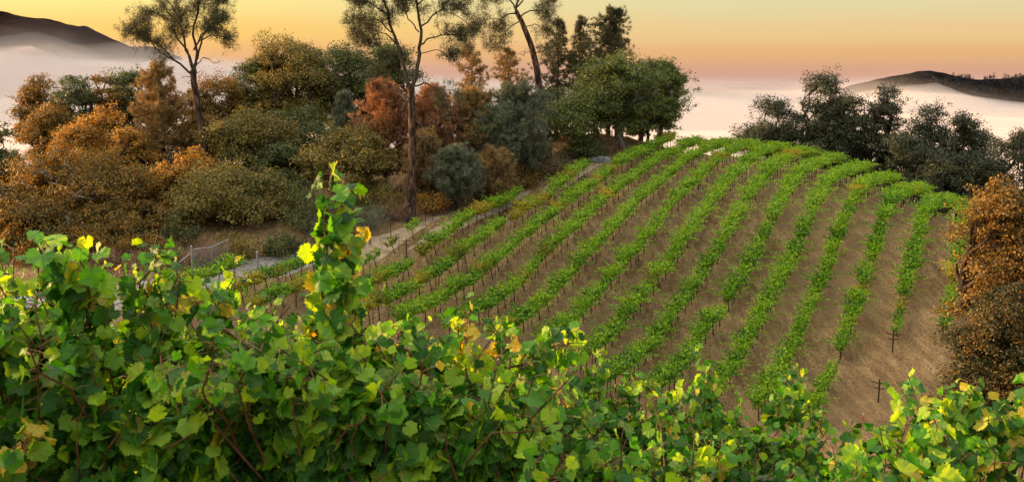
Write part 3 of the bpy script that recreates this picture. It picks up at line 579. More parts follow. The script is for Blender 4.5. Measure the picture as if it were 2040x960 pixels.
END_HI = {0: 65.5, 1: 75.8, 2: 84.5, 3: 101, 4: 103, 5: 103, 6: 103.5, 7: 103.5, 8: 103.5, 9: 103, 10: 103, 11: 102, 12: 100.5, 13: 98.5, 14: 86, -1: 59.5, -2: 51}
END_LO = {-2: 41, -1: 40, 0: 46, 1: 50, 2: 50, 3: 50, 4: 51, 5: 52, 6: 53, 7: 50, 8: 50, 9: 50, 10: 50.5, 11: 51.5, 12: 51.5, 13: 62, 14: 62}
STEP = 1.25
cands = []
for k in sorted(END_HI):
    lo, hi = END_LO[k], END_HI[k]; us = np.arange(lo, hi, STEP); kept = 0
    for j, u in enumerate(us):
        if k == 0 and u > 59 and j % 2: continue
        x, y = row_xy(k, u); x += rng.normal()*.05; z = g1(x, y)
        if k > 0 and G5.random() < .005: continue
        weak = (k == 12 and u < 60 and G5.random() < .55) or (k == 13 and u < 65) or (k == 14 and u < 66) or (k <= 0 and u > 57)
        yel = (k <= 3 and G5.random() < [.3, .55, .35, .2][max(k, 0)]*(1 if 62 < u < 84 or k <= 0 else .25)) or G5.random() < .03
        kept += 1
        cands.append((k, u, kept, len(us), x, y, z, weak, yel))
dist_c = np.array([c[5] for c in cands]); order = np.argsort(dist_c)
inview = [i for i in order if -40 < proj((cands[i][4], cands[i][5], cands[i][6]+1.3))[0] < 2080]
single = set(inview[:270])
def row_phrase(k):
    if k <= 0: return {0: 'short row beside dirt track', -1: 'short row by gate post', -2: 'short row nearest gravel road'}[k]
    return '%s long row from dirt track' % ORD[k] if k <= 7 else '%s row from right edge' % ORD[15-k]
mesh_cache = {}
def copy_part(o, parent):
    c = o.copy(); COL.objects.link(c); c.parent = parent; return c
proto_objs = {}
for v in range(N_VAR):
    for yel in (False, True):
        proto_objs[(v, yel)] = None
rest = {False: Acc(), True: Acc()}; rest_tr = Acc(); drops = {}
def face_lists(a): return a
RZ = math.atan2(RD[1], RD[0])
for i, c in enumerate(cands):
    k, u, j, n, x, y, z, weak, yel = c
    v = int(G5.choice([7, 9])) if weak else int(G5.choice([0, 1, 2, 3, 4, 5, 6, 8])); flip = G5.random() < .5; sc = (1.0+.26*G5.random())*(.85 if weak else 1.0)
    up_ = g1(*(np.array([x, y])+RD*.6))-g1(*(np.array([x, y])-RD*.6)); tilt = math.atan2(up_, 1.2)
    rz = RZ+(PI if flip else 0)
    if i in single:
        lab = '%s vine, %s from the low end, %s' % ('yellowing' if yel else 'thin sparse' if weak else 'leafy green', ordinal(j), row_phrase(k))
        r = thing('grapevine', lab, 'grapevine', (x, y, z), rz, 'grapevines in the rows on the hill'); r.scale = (1, sc*(.90 if k >= 7 else .84), sc*1.12); r.rotation_euler[1] = -tilt*(-1 if flip else 1)
        key = (v, yel)
        if proto_objs[key] is None:
            cr, tr = VAR[v]; proto_objs[key] = (cr.build('foliage', vine_yellow if yel else vine_green, r), tr.build('trunk', vine_wood, r, True))
        else:
            for p in proto_objs[key]: copy_part(p, r)
    else:
        cr, tr = VAR[v]; ca, sa = math.cos(rz), math.sin(rz); Rm = np.array([[ca, -sa, 0], [sa, ca, 0], [0, 0, 1]])
        for src, dst in ((cr, rest[yel]), (tr, rest_tr)):
            for V_, F_ in [(np.concatenate(src.v), [f for kk in src.f for f, m in src.f[kk]])]:
                Vw = (V_*np.array([1, sc*(.90 if k >= 7 else .84), sc*1.12]))@Rm.T + np.array([x, y, z]); t_ = (V_[:, 0]*(-1 if flip else 1))*math.tan(tilt); Vw[:, 2] += t_
                base_n = dst.n; dst.v.append(Vw); dst.uv.append(np.zeros((len(Vw), 2))); dst.n += len(Vw)
                for f in F_: dst.f.setdefault(f.shape[1], []).append((f+base_n, 0))
far_v = Acc()
for src, mi in ((rest[False], 0), (rest[True], 1), (rest_tr, 2)):
    if not src.n: continue
    b0 = far_v.n; far_v.v += src.v; far_v.uv += src.uv; far_v.n += src.n
    for kk in src.f:
        for f, m in src.f[kk]: far_v.f.setdefault(kk, []).append((f+b0, mi))
tag(far_v.build('grapevine_rows', [vine_green, vine_yellow, vine_wood]), kind='stuff')
# steel stakes every third vine, drip hose and wire along each row
sk = stake_mesh(); first = None
hose_m = rough_mat('black_drip_hose', [(.3, (.015, .015, .015)), (.7, (.03, .03, .03))], 5, 2, bmp=None, rough=.5)
for k in sorted(END_HI):
    us = np.arange(END_LO[k]-.3, END_HI[k]-.2, .8); P_ = []
    for u in us: x, y = row_xy(k, u); P_.append((x, y, g1(x, y)))
    P_ = np.array(P_); h = Acc(); h.tube(P_+np.array([0, 0, .42]), .013, 4)
    tag(h.build('drip_hose', hose_m, smooth_=True), 'thin black drip hose under the vines, %s' % row_phrase(k), 'hose', 'drip hoses along the vine rows')
    for j, u in enumerate(np.arange(END_LO[k]+.6, min(END_HI[k], 92), STEP*3)):
        x, y = row_xy(k, u); z = g1(x, y); q = proj((x, y, z+1))
        if not (0 < q[0] < 2040): continue
        lab = 'thin steel stake, %s from the low end, %s' % (ordinal(j+1), row_phrase(k))
        if first is None: o = first = sk.build('vine_stake', stake_m)
        else: o = first.copy(); COL.objects.link(o)
        o.location = (x, y, z); tag(o, lab, 'stake', 'steel stakes in the vine rows')
# ------------------------------------------------------------------ road, gate, fence and small things round the vineyard
def drape(name, pts, width, m, lift=.035, seed=0, n=240):
    P_ = []
    for px, py in pts:
        h = ground_hit(px, py); P_.append(h[:2])
    P_ = np.array(P_); s_ = np.r_[0, np.cumsum(np.linalg.norm(np.diff(P_, axis=0), axis=1))]; t = np.linspace(0, s_[-1], n)
    c = np.stack([np.interp(t, s_, P_[:, k]) for k in (0, 1)], 1); ker = np.hanning(25); ker /= ker.sum()
    c = np.stack([np.convolve(np.pad(c[:, k], 12, mode='reflect', reflect_type='odd'), ker, 'valid') for k in (0, 1)], 1)
    d = unit(np.gradient(c, axis=0)); nn = np.stack([d[:, 1], -d[:, 0]], 1); cols = 13; V = []
    w = np.interp(t, s_, width) if np.ndim(width) else np.full(n, width)
    for j in range(cols):
        q = -1+2*j/(cols-1); jit = fbm(t*.5, t*0+j*.1+(q > 0)*9, 3, seed)*.35*abs(q)**3
        pp = c + nn*((q*w/2)*(1+jit))[:, None]; z = gz(pp[:, 0], pp[:, 1]); near_ = np.exp(-((pp[:, 0]/90)**2+((pp[:, 1]-60)/90)**2))
        z = z + near_*(.10*fbm(pp[:, 0]/3, pp[:, 1]/3, 3, 3)+.05*fbm(pp[:, 0]*.9, pp[:, 1]*.9, 2, 9)) + lift + .05*(1-q*q) - (.16 if abs(q) > .99 else 0) - .05*math.exp(-((abs(q)-.45)/.18)**2)
        V.append(np.c_[pp, z])
    V = np.stack(V, 1).reshape(-1, 3)
    return tag(mesh(name, V, [grid(cols, n)], m, smooth_=True), kind='structure')
gravel = rough_mat('grey_gravel', [(.3, (.17, .155, .14)), (.5, (.27, .25, .235)), (.7, (.36, .34, .32))], 3.2, 8, (1, 1, 1), .95, .1, (.7, .05))
track_m = rough_mat('packed_dirt', [(.3, (.25, .185, .125)), (.5, (.37, .28, .195)), (.7, (.46, .36, .26))], 1.6, 8, (1, 1, 1), .95, .1, (.7, .06))
drape('gravel_road', [(-60, 622), (120, 612), (260, 590), (330, 574), (400, 560), (470, 546), (540, 530), (600, 518), (660, 508), (720, 497)], [4.6, 4.6, 4.6, 4.6, 4.4, 4.2, 3.8, 3.4, 3.2, 3.2], gravel, seed=3)
drape('dirt_track', [(680, 512), (740, 498), (800, 482), (860, 457), (920, 434), (980, 411), (1040, 390), (1100, 369), (1160, 345), (1205, 327), (1240, 314)], [4.4, 4.0, 3.4, 3.2, 3, 3, 2.8, 2.8, 2.6, 2.4, 2.0], track_m, seed=8)
galv = rough_mat('galvanised_steel', [(.35, (.30, .33, .36)), (.65, (.46, .49, .52))], 6, 3, rough=.45, spec=.5, bmp=None)
galv.node_tree.nodes['Principled BSDF'].inputs['Metallic'].default_value = .6
post_m = rough_mat('dark_fence_steel', [(.35, (.022, .018, .017)), (.65, (.06, .045, .038))], 8, 4, rough=.75, bmp=None)
wire_m = rough_mat('fence_wire_steel', [(.35, (.10, .095, .09)), (.65, (.2, .19, .18))], 8, 2, rough=.6, bmp=None)
# chain link gate standing open
A = ground_hit(384, 546); gd = A[1]
gate = thing('chain_link_gate', 'open chain link gate with steel frame and diagonal brace under the dark oaks', 'gate', tuple(A))
B = at(456, 541, gd+1.8); B[2] = g1(B[0], B[1]) + .12; v = B - A; v2 = unit(v[:2]); Lg = np.linalg.norm(v[:2])
def loc(s_, h): return np.array([v2[0]*s_, v2[1]*s_, h])
a = Acc(); a.tube([(0, 0, -.4), (0, 0, 1.98)], .065, 10); a.tube([(0, 0, 1.98), (0, 0, 2.02)], [.075, .03], 10); a.build('gate_post', galv, gate, True)
zb = B[2]-A[2]
for q0, q1, nm in ((loc(.14, .16), loc(.14, 1.72), 'frame_tube'), (loc(Lg, zb+.1), loc(Lg, zb+1.9), 'frame_tube'), (loc(.14, .16), loc(Lg, zb+.1), 'frame_tube'), (loc(.14, 1.72), loc(Lg*.55, 1.72), 'frame_tube'), (loc(Lg*.55, 1.72), loc(Lg, zb+1.9), 'frame_tube'), (loc(Lg*.55, .14), loc(Lg*.55, 1.72), 'frame_tube')):
    a = Acc(); a.tube([q0, q1], .028, 8); a.build(nm, galv, gate, True)
a = Acc(); q = A*0
a.tube([(-.02, 0, 1.5), (-1.75, -.3, g1(A[0]-1.75, A[1]-.3)-A[2]+.05)], .032, 8); a.build('brace', galv, gate, True)
a = Acc(); n_ = 26
for i in range(-n_, n_):
    for s_ in (1, -1):
        x0 = i*.13; pts = []
        for t in np.linspace(0, 1, 2):
            pass
        lo_, hi_ = x0, x0+s_*1.55
        t0, t1 = 0.0, 1.0
        xa, xb = lo_, hi_
        if xa == xb: continue
        ta = (.14-xa)/(xb-xa); tb = (Lg-xa)/(xb-xa); t0, t1 = max(0, min(ta, tb)), min(1, max(ta, tb))
        if t1-t0 < .03: continue
        f = lambda t: loc(xa+(xb-xa)*t, .17+1.55*t + (zb+.1)*(xa+(xb-xa)*t)/Lg*.7)
        a.tube([f(t0), f(t1)], .0038, 3)
a.build('mesh_panel', galv, gate)
A2 = ground_hit(514, 551); gp = thing('gate_post', 'lone galvanised gate post with slanting brace on the edge of the gravel road', 'post', tuple(A2))
a = Acc(); a.tube([(0, 0, -.4), (0, 0, 1.78)], .07, 10); a.tube([(0, 0, 1.78), (0, 0, 1.82)], [.08, .03], 10); a.build('post', galv, gp, True)
a = Acc(); a.tube([(.05, 0, 1.15), (1.9, -.35, g1(A2[0]+1.9, A2[1]-.35)-A2[2]+.03)], .032, 8); a.build('brace', galv, gp, True)
# wire fence along the edge of the wood and round the top corner
FP = [(588, 520), (640, 506), (700, 490), (737, 494), (779, 478), (822, 452), (862, 447), (881, 434), (920, 421), (955, 412), (978, 404), (1010, 396), (1044, 372), (1078, 366), (1107, 352), (1135, 338), (1168, 326), (1199, 322), (1226, 313)]
FP = [(588, 520), (640, 503), (690, 496), (738, 492), (779, 478), (822, 454), (862, 440), (900, 424), (937, 412), (975, 400), (1010, 388), (1045, 376), (1078, 364), (1109, 352), (1140, 340), (1170, 328), (1199, 318), (1226, 308)]
hits = [ground_hit(*q) for q in FP]; f0 = hits[0]; fence = thing('wire_fence', 'wire deer fence on thin dark posts between the dirt track and the wood', 'fence', tuple(f0))
for h in hits:
    a = Acc(); p = h-f0; a.tube([p+np.array([0, 0, -.3]), p+np.array([0, 0, 1.75])], .035, 5); a.build('post', post_m, fence)
for hgt in (.3, .65, 1.0, 1.35, 1.68):
    a = Acc(); a.tube(np.array([h-f0+np.array([0, 0, hgt]) for h in hits]), .006, 3); a.build('wire', wire_m, fence)
for lab, px, py, dd, hh in (('tall thin fence post standing alone on the skyline above the vineyard crest', 1381, 268, 112, 2.3),):
    b_ = plant_at(px, dd); a = Acc(); a.tube([(0, 0, -.3), (0, 0, hh)], .03, 6); a.tube([(0, -.02, hh*.9), (.05, -.02, hh*.9), (.05, -.02, hh*.7)], .012, 4); o = a.build('fence_post', post_m); o.location = b_; tag(o, lab, 'post')
# boulder by the track
def boulder(px, py, size, lab, seed):
    h = ground_hit(px, py); g = np.random.default_rng(seed); n, m_ = 28, 16; th_, ph_ = np.meshgrid(np.linspace(0, 2*PI, n), np.linspace(0, PI, m_))
    d = np.stack([np.sin(ph_)*np.cos(th_), np.sin(ph_)*np.sin(th_), np.cos(ph_)], -1); pl = rvec(9, g); cut = .55+.35*g.random(9)
    r = np.ones(th_.shape)
    for q_, c_ in zip(pl, cut): dt = d@q_; r = np.minimum(r, np.where(dt > .05, c_/np.maximum(dt, .05), 9))
    r = r*(1+.06*fbm(d[..., 0]*4+d[..., 2]*3, d[..., 1]*4, 3, seed)); V = d*r[..., None]*np.array([size, size*.7, size*.55])
    rock = rough_mat('grey_rock', [(.35, (.16, .16, .16)), (.6, (.34, .34, .35))], 3, 6, rough=.9, bmp=(.8, .05)) 
    o = mesh('boulder', V.reshape(-1, 3), [grid(n, m_)], rock); o.location = h+np.array([0, 0, size*.15]); return tag(o, lab, 'rock')
boulder(1194, 324, 1.1, 'pale grey boulder beside the upper end of the dirt track', 4)
boulder(1060, 395, .3, 'small stone on the dirt track edge below the large grey pine', 6)
# bare trellis stakes with two cross arms at the thin lower right of the vineyard
def cross_stake(px, py, lab, h=1.5, arms=((1.28, .42), (.98, .28))):
    b_ = ground_hit(px, py); r = thing('trellis_post', lab, 'post', tuple(b_), RZ, 'bare trellis posts'); a = Acc(); a.tube([(0, 0, -.3), (0, 0, h)], .045, 6); a.build('stake', stake_m, r)
    for z, w_ in arms:
        a = Acc(); a.tube([(-.01, -w_, z+.05), (-.03, 0, z), (-.01, w_, z+.05)], .032, 5); a.build('cross_arm', stake_m, r)
for px, py, lab in ((1749, 808, 'bare cross armed trellis post lowest on the open slope at right'), (1777, 708, 'bare cross armed trellis post below the last leafy vines of its row'), (1694, 672, 'cross armed trellis post amid thin vines left of the bare posts'),
                    (1876, 692, 'bare trellis post below the short row beside the orange oak'), (810, 514, 'cross armed trellis post among young yellow vines beside the dirt track')):
    cross_stake(px, py, lab)
# bird scare markers: white topped sticks with orange tape
white_m = rough_mat('white_tape', [(.3, (.7, .7, .7)), (.7, (.82, .82, .82))], 5, 2, bmp=None, rough=.5); orange_m = rough_mat('orange_tape', [(.3, (.62, .10, .03)), (.7, (.8, .16, .05))], 5, 2, bmp=None, rough=.5)
for px, py, dd, col, lab in ((1603, 452, 80, 'o', 'orange tape marker standing in the tenth row near the crest'), (1546, 568, 69, 'w', 'white and orange marker sticking out of a dark bushy vine'), (818, 580, 66, 'w', 'white marker low in the third long row at left'),
        (1233, 526, 70, 'o', 'orange marker with white tip in a middle row'), (1311, 416, 81, 'w', 'white marker high in a middle row'), (1380, 332, 92, 'o', 'tiny orange marker near the top of the hill'), (1480, 692, 61, 'o', 'orange marker low between foreground leaves and the rows'),
        (879, 526, 70, 'o', 'orange marker beside a white tag in the second row'), (1132, 632, 63, 'o', 'orange marker above the tip of the long foreground cane'), (1720, 826, 50, 'o', 'orange marker lying low on the bare slope at right'), (1003, 438, 79, 'o', 'orange marker beside yellow vines near the dirt track')):
    p = at(px, py, dd); z = g1(p[0], p[1]); hh = float(np.clip(p[2]-z, .25, 2.1)); r = thing('marker_stick', lab, 'marker', (p[0], p[1], z), 0, 'tape markers in the vine rows')
    a = Acc(); a.tube([(0, 0, -.1), (0, 0, hh-.02)], .012, 4); a.build('stick', stake_m, r)
    a = Acc(); a.tube([(0, 0, hh-.28), (.02, 0, hh-.14), (.0, 0, hh)], [.03, .045, .03], 5); a.build('tape', white_m if col == 'w' else orange_m, r)
    a = Acc(); a.tube([(.0, 0, hh), (.015, 0, hh+.12)], [.035, .02], 5); a.build('tip', white_m if col == 'o' else orange_m, r)
# parked car, mostly hidden behind the leaves at the left edge
car_p = at(-22, 600, 58); cz_ = g1(car_p[0], car_p[1]); car = thing('parked_car', 'white parked car glimpsed between foreground leaves at the left edge', 'car', (car_p[0], car_p[1], cz_+.02), math.radians(12))
paint = rough_mat('white_car_paint', [(.4, (.70, .71, .73)), (.6, (.76, .77, .79))], 1, 1, rough=.25, spec=.6, bmp=None); glass = rough_mat('car_glass', [(.4, (.02, .03, .05)), (.6, (.03, .05, .08))], 1, 1, rough=.08, spec=.8, bmp=None); rub = rough_mat('tyre_rubber', [(.4, (.015, .015, .015)), (.6, (.03, .03, .03))], 4, 2, bmp=None)
def extrude(poly, y0, y1, inset=0.0, mid=None):
    poly = np.array(poly, float); n = len(poly); c = poly.mean(0)
    def ring(y, k): q_ = c+(poly-c)*k; return np.c_[q_[:, 0], np.full(n, y), q_[:, 1]]
    R = [ring(y0, 1-inset), ring(y0+.12*(y1-y0)*.5, 1), ring(y1-.12*(y1-y0)*.5, 1), ring(y1, 1-inset)]
    V = np.concatenate(R); i = np.arange(4*n).reshape(4, n); j = np.roll(i, -1, 1)
    return V, np.stack([i[:-1], i[1:], j[1:], j[:-1]], -1).reshape(-1, 4), i[0][::-1], i[-1]
V, F, c0, c1_ = extrude([(-2.2, .35), (-2.25, .72), (-2.1, .88), (-1.1, .95), (1.75, .98), (2.2, .9), (2.28, .55), (2.2, .32)], -.88, .88, .04)
mesh('body', V, [F, c0[None], c1_[None]], paint, car)
V, F, c0, c1_ = extrude([(-1.15, .95), (-.45, 1.42), (.95, 1.45), (1.7, .98)], -.72, .72, .06); mesh('cabin', V, [F, c0[None], c1_[None]], paint, car)
for y in (-.735, .735):
    s_ = np.sign(y); W4 = [(-.86, .99), (-.36, 1.36), (.18, 1.38), (.18, .99)], [(.26, .99), (.26, 1.38), (.88, 1.38), (1.42, 1.0)]
    for w4 in W4:
        q_ = np.array([(x, y, z) for x, z in w4]); q2 = q_.copy(); q2[:, 1] -= s_*.02; mesh('window', np.concatenate([q_, q2]), [np.array([[0, 1, 2, 3], [7, 6, 5, 4], [0, 4, 5, 1], [1, 5, 6, 2], [2, 6, 7, 3], [3, 7, 4, 0]])], glass, car)
for x0, z0, x1, z1 in ((-1.17, .965, -.48, 1.415), (1.72, 1.0, .99, 1.44)):
    q_ = np.array([(x0, -.6, z0), (x0, .6, z0), (x1, .55, z1), (x1, -.55, z1)]); q_[:, 0] += -.03 if x0 < 0 else .03; q_[:, 2] += .02; q2 = q_-np.array([0, 0, .02]); mesh('windscreen', np.concatenate([q_, q2]), [np.array([[0, 1, 2, 3], [7, 6, 5, 4], [0, 4, 5, 1], [1, 5, 6, 2], [2, 6, 7, 3], [3, 7, 4, 0]])], glass, car)
for x in (-1.35, 1.4):
    for y in (-.82, .82):
        a = Acc(); a.tube([(x, y-.1, .33), (x, y-.09, .33), (x, y+.09, .33), (x, y+.1, .33)], [.24, .33, .33, .24], 20); w_ = a.build('wheel', rub, car, True)
        a = Acc(); a.tube([(x, y-.105, .33), (x, y, .33), (x, y+.105, .33)], [.2, .21, .2], 14); a.tube([(x, y+.105, .33), (x, y+.11, .33)], [.2, .001], 14); a.tube([(x, y-.105, .33), (x, y-.11, .33)], [.2, .001], 14); r_ = a.build('rim', galv, w_, True)
for y in (-.6, .6):
    a = Acc(); a.tube([(-2.2, y, .74), (-2.27, y, .73)], [.12, .09], 10); a.tube([(-2.27, y, .73), (-2.275, y, .73)], [.09, .001], 10); a.build('headlight', galv, car)
# shrubs under the wood
def shrub(label, kind, px, py, width, hgt, seed, group='shrubs at the foot of the wood'):
    h = ground_hit(px, py); g = np.random.default_rng(seed); w_ = px_m(h[1], width)/2; H = px_m(h[1], hgt); r = thing('shrub', label, 'shrub', tuple(h), 0, group); cr = Acc(); tr = Acc()
    for i in range(int(7+w_*5)):
        e = rvec(1, g)[0]*np.array([w_, w_*.8, 0])+np.array([0, 0, H*(.35+.6*g.random())]); e[2] *= 1-.35*np.hypot(e[0], e[1])/w_; pl = curve((e[0]*.15, e[1]*.15, -.1), e, 5, .06, g); tr.tube(pl, np.linspace(.03, .008, 5), 4)
        for q_ in range(9):
            c_ = pl[2+int(g.integers(0, 3))]+g.normal(size=3)*np.array([.3, .3, .22]); n = 20; p = c_+g.normal(size=(n, 3))*.2; p[:, 2] = np.maximum(p[:, 2], .02); nr = unit(g.normal(size=(n, 3))+np.array([0, 0, .5])); a_ = unit(np.cross(nr, rvec(n, g))); sz = .11+.09*g.random(n)
            if kind in ('grey', 'brush'): cr.blades(p, unit(rvec(n, g)+np.array([0, 0, .9])), .3+.2*g.random(n), .03, g)
            else: cr.leaves(p, a_, np.cross(nr, a_), sz, sz*.7)
    tr.build('stem', bark_limb, r); cr.build('foliage', LEAF[kind], r); return r
SHR = [('grey green wispy shrub beside the gravel road bend', 'grey', 640, 482, 80, 60), ('pale grey shrub in front of the dark green oak', 'grey', 735, 462, 70, 70), ('reddish dry shrub behind the chain link gate', 'brush', 425, 528, 80, 46), ('reddish dry shrub left of the gate brace', 'brush', 335, 532, 90, 40), ('dry brown shrub at the foot of the brown oak', 'brush', 240, 530, 110, 40),
       ('dark leafy shrub left of the gate under the brown oak', 'brown', 290, 515, 120, 60), ('dark shrub under the wide olive oak right of the gate', 'dark', 560, 508, 90, 50), ('olive shrub under the wide olive oak behind the gate', 'olive', 470, 512, 110, 60), ('yellow leaved shrub right of the two stemmed pine foot', 'gold', 858, 425, 40, 50), ('dry tan shrub left of the two stemmed pine foot', 'brush', 790, 440, 60, 50),
       ('dry shrub below the small grey pine', 'brush', 905, 412, 90, 40), ('grey shrub along the fence right of the small grey pine', 'grey', 960, 398, 60, 50), ('brown shrub under the large grey pine', 'brown', 1030, 376, 90, 60), ('dry brown shrub below the dark oak on the bank', 'brush', 1100, 350, 90, 45), ('dark shrub on the bank left of the pale split trunk', 'dark', 1175, 318, 80, 44), ('dry brush tuft on the bank by the pale split trunk', 'brush', 1218, 300, 70, 40),
       ('orange shrub under the yellow oak', 'gold', 230, 470, 140, 80), ('dark oak scrub by the road left of the gate brace', 'dark', 330, 500, 150, 90), ('brown scrub below the low olive brown oak', 'brown', 215, 512, 170, 85), ('shadowy scrub below the low brown oak at left', 'dark', 110, 515, 170, 90), ('brown shrub low at the left edge by the road', 'brown', 60, 520, 160, 80), ('grey shrub at the far left below the dark oak', 'grey', 48, 430, 80, 90), ('dark undergrowth shrub between the olive oaks', 'dark', 620, 470, 120, 110), ('dark undergrowth shrub behind the wide olive oak', 'dark', 560, 440, 150, 130), ('dark undergrowth shrub left of the two stemmed pine', 'olive', 760, 430, 100, 80), ('shadowy shrub behind the rust pines', 'brown', 880, 395, 120, 90), ('shadowy shrub beneath the leaning pine', 'dark', 1075, 345, 110, 70),
       ('dark shrub between the lone pine and the olive yellow oak', 'olive', 420, 430, 140, 100), ('brown undergrowth shrub behind the golden topped oak', 'brown', 340, 440, 140, 110)]
for i, q_ in enumerate(SHR): shrub(*q_, 900+i)
# dry grass and brush on the bank: too many stems to count
g = np.random.default_rng(77); gr = Acc(); n = 26000
t = g.random(n); HX = np.array([h[:2] for h in hits]); idx = t*(len(HX)-1); i0 = np.minimum(idx.astype(int), len(HX)-2); c_ = HX[i0]+(HX[i0+1]-HX[i0])*(idx-i0)[:, None]; dd_ = unit(HX[i0+1]-HX[i0]); nn = np.stack([-dd_[:, 1], dd_[:, 0]], 1)
p = c_+nn*(g.normal(size=n)*1.0+1.5)[:, None]*np.where(g.random(n) < .5, 1, 3)[:, None]; keep = fbm(p[:, 0]/2.2, p[:, 1]/2.2, 3, 5) > -.1; p = p[keep]; n = len(p)
gr.blades(np.c_[p, gz(p[:, 0], p[:, 1])-.02], unit(rvec(n, g)*.5+np.array([0, 0, 1.0])), .22+.4*g.random(n)**2, .03, g)
n = 16000; p = np.stack([-46+34*g.random(n), 62+22*g.random(n)], 1); q_ = gz(p[:, 0], p[:, 1]); S = proj(np.c_[p, q_]); road_y = np.interp(S[:, 0], [-60, 120, 260, 330, 400, 470, 540, 600, 660], [622, 612, 590, 574, 560, 550, 536, 524, 514]); keep = (S[:, 1] < road_y-18) & (fbm(p[:, 0]/2, p[:, 1]/2, 3, 8) > -.05); p = p[keep]; n = len(p)
gr.blades(np.c_[p, q_[keep]-.02], unit(rvec(n, g)*.5+np.array([0, 0, 1.0])), .2+.4*g.random(n)**2, .035, g)
n = 14000; k_ = g.random(n)*17.5-1; u_ = 46+56*g.random(n); p = RD[None]*u_[:, None]+RN[None]*(SPACING*(k_-ROW0))[:, None]; keep = fbm(k_*2.2, u_/5, 3, 6) > .02; p = p[keep]; n = len(p)
gr.blades(np.c_[p, gz(p[:, 0], p[:, 1])+.0], unit(rvec(n, g)+np.array([0, 0, .45])), .10+.16*g.random(n), .022, g)
tag(gr.build('dry_grass', LEAF['brush']), kind='stuff')
# leaf litter, clods and pruned twigs on the soil between the rows
li = Acc(); n = 4500; k_ = g.random(n)*17-1; u_ = 46+56*g.random(n); p = RD[None]*u_[:, None]+RN[None]*(SPACING*(k_-ROW0))[:, None]; nr = unit(g.normal(size=(n, 3))*.5+np.array([0, 0, 1])); a_ = unit(np.cross(nr, rvec(n, g))); s_ = .04+.05*g.random(n)**3
zz = gz(p[:, 0], p[:, 1]); near_ = np.exp(-((p[:, 0]/90)**2+((p[:, 1]-60)/90)**2)); zz = zz+.5*near_*(.10*fbm(p[:, 0]/3, p[:, 1]/3, 3, 3)+.05*fbm(p[:, 0]*.9, p[:, 1]*.9, 2, 9))
li.leaves(np.c_[p, zz+.05], a_, np.cross(nr, a_), s_, s_*.8)
lit_m = leaf_mat('fallen_leaf', [(.2, (.11, .065, .04)), (.5, (.19, .12, .075)), (.8, (.32, .22, .14))], .1, (1, 1, 1), .8, .2)
tag(li.build('leaf_litter', lit_m), kind='stuff')
# small far conifers on the right hill's ridge: one distant wood
rt = Acc(); hp = bpy.data.objects['hill.002'].data; co = np.empty(len(hp.vertices)*3, np.float32); hp.vertices.foreach_get('co', co); co = co.reshape(-1, 3).astype(float); S = proj(co)
ok = np.where((S[:, 0] > 1690) & (S[:, 0] < 2120) & (co[:, 1] < 1262) & (co[:, 2] > -60))[0]
pick = g.choice(ok, 900)
for i in pick:
    b_ = co[i]+np.array([g.normal()*3, g.normal()*2, -.5]); ridge = co[i][1] > 1228
    if ridge and (S[i, 0] < 1900 or fbm(np.array([S[i, 0]/28]), np.array([0.]), 2, 4)[0] < .0): continue
    hh = (2.5+3.5*g.random())*(1.5 if ridge and g.random() < .25 else 1); n = 40; t = g.random(n); p = b_+np.stack([g.normal(size=n)*.3*hh*(1-t*.7), g.normal(size=n)*.3*hh*(1-t*.7), t*hh], 1); nr = rvec(n, g); a_ = unit(np.cross(nr, rvec(n, g)))
    rt.leaves(p, a_, np.cross(nr, a_), .9+.8*g.random(n), .8)
tag(rt.build('far_wood', leaf_mat('far_tree_leaf', [(.2, (.010, .009, .009)), (.5, (.022, .018, .015)), (.8, (.055, .034, .021))], .1)), kind='stuff')
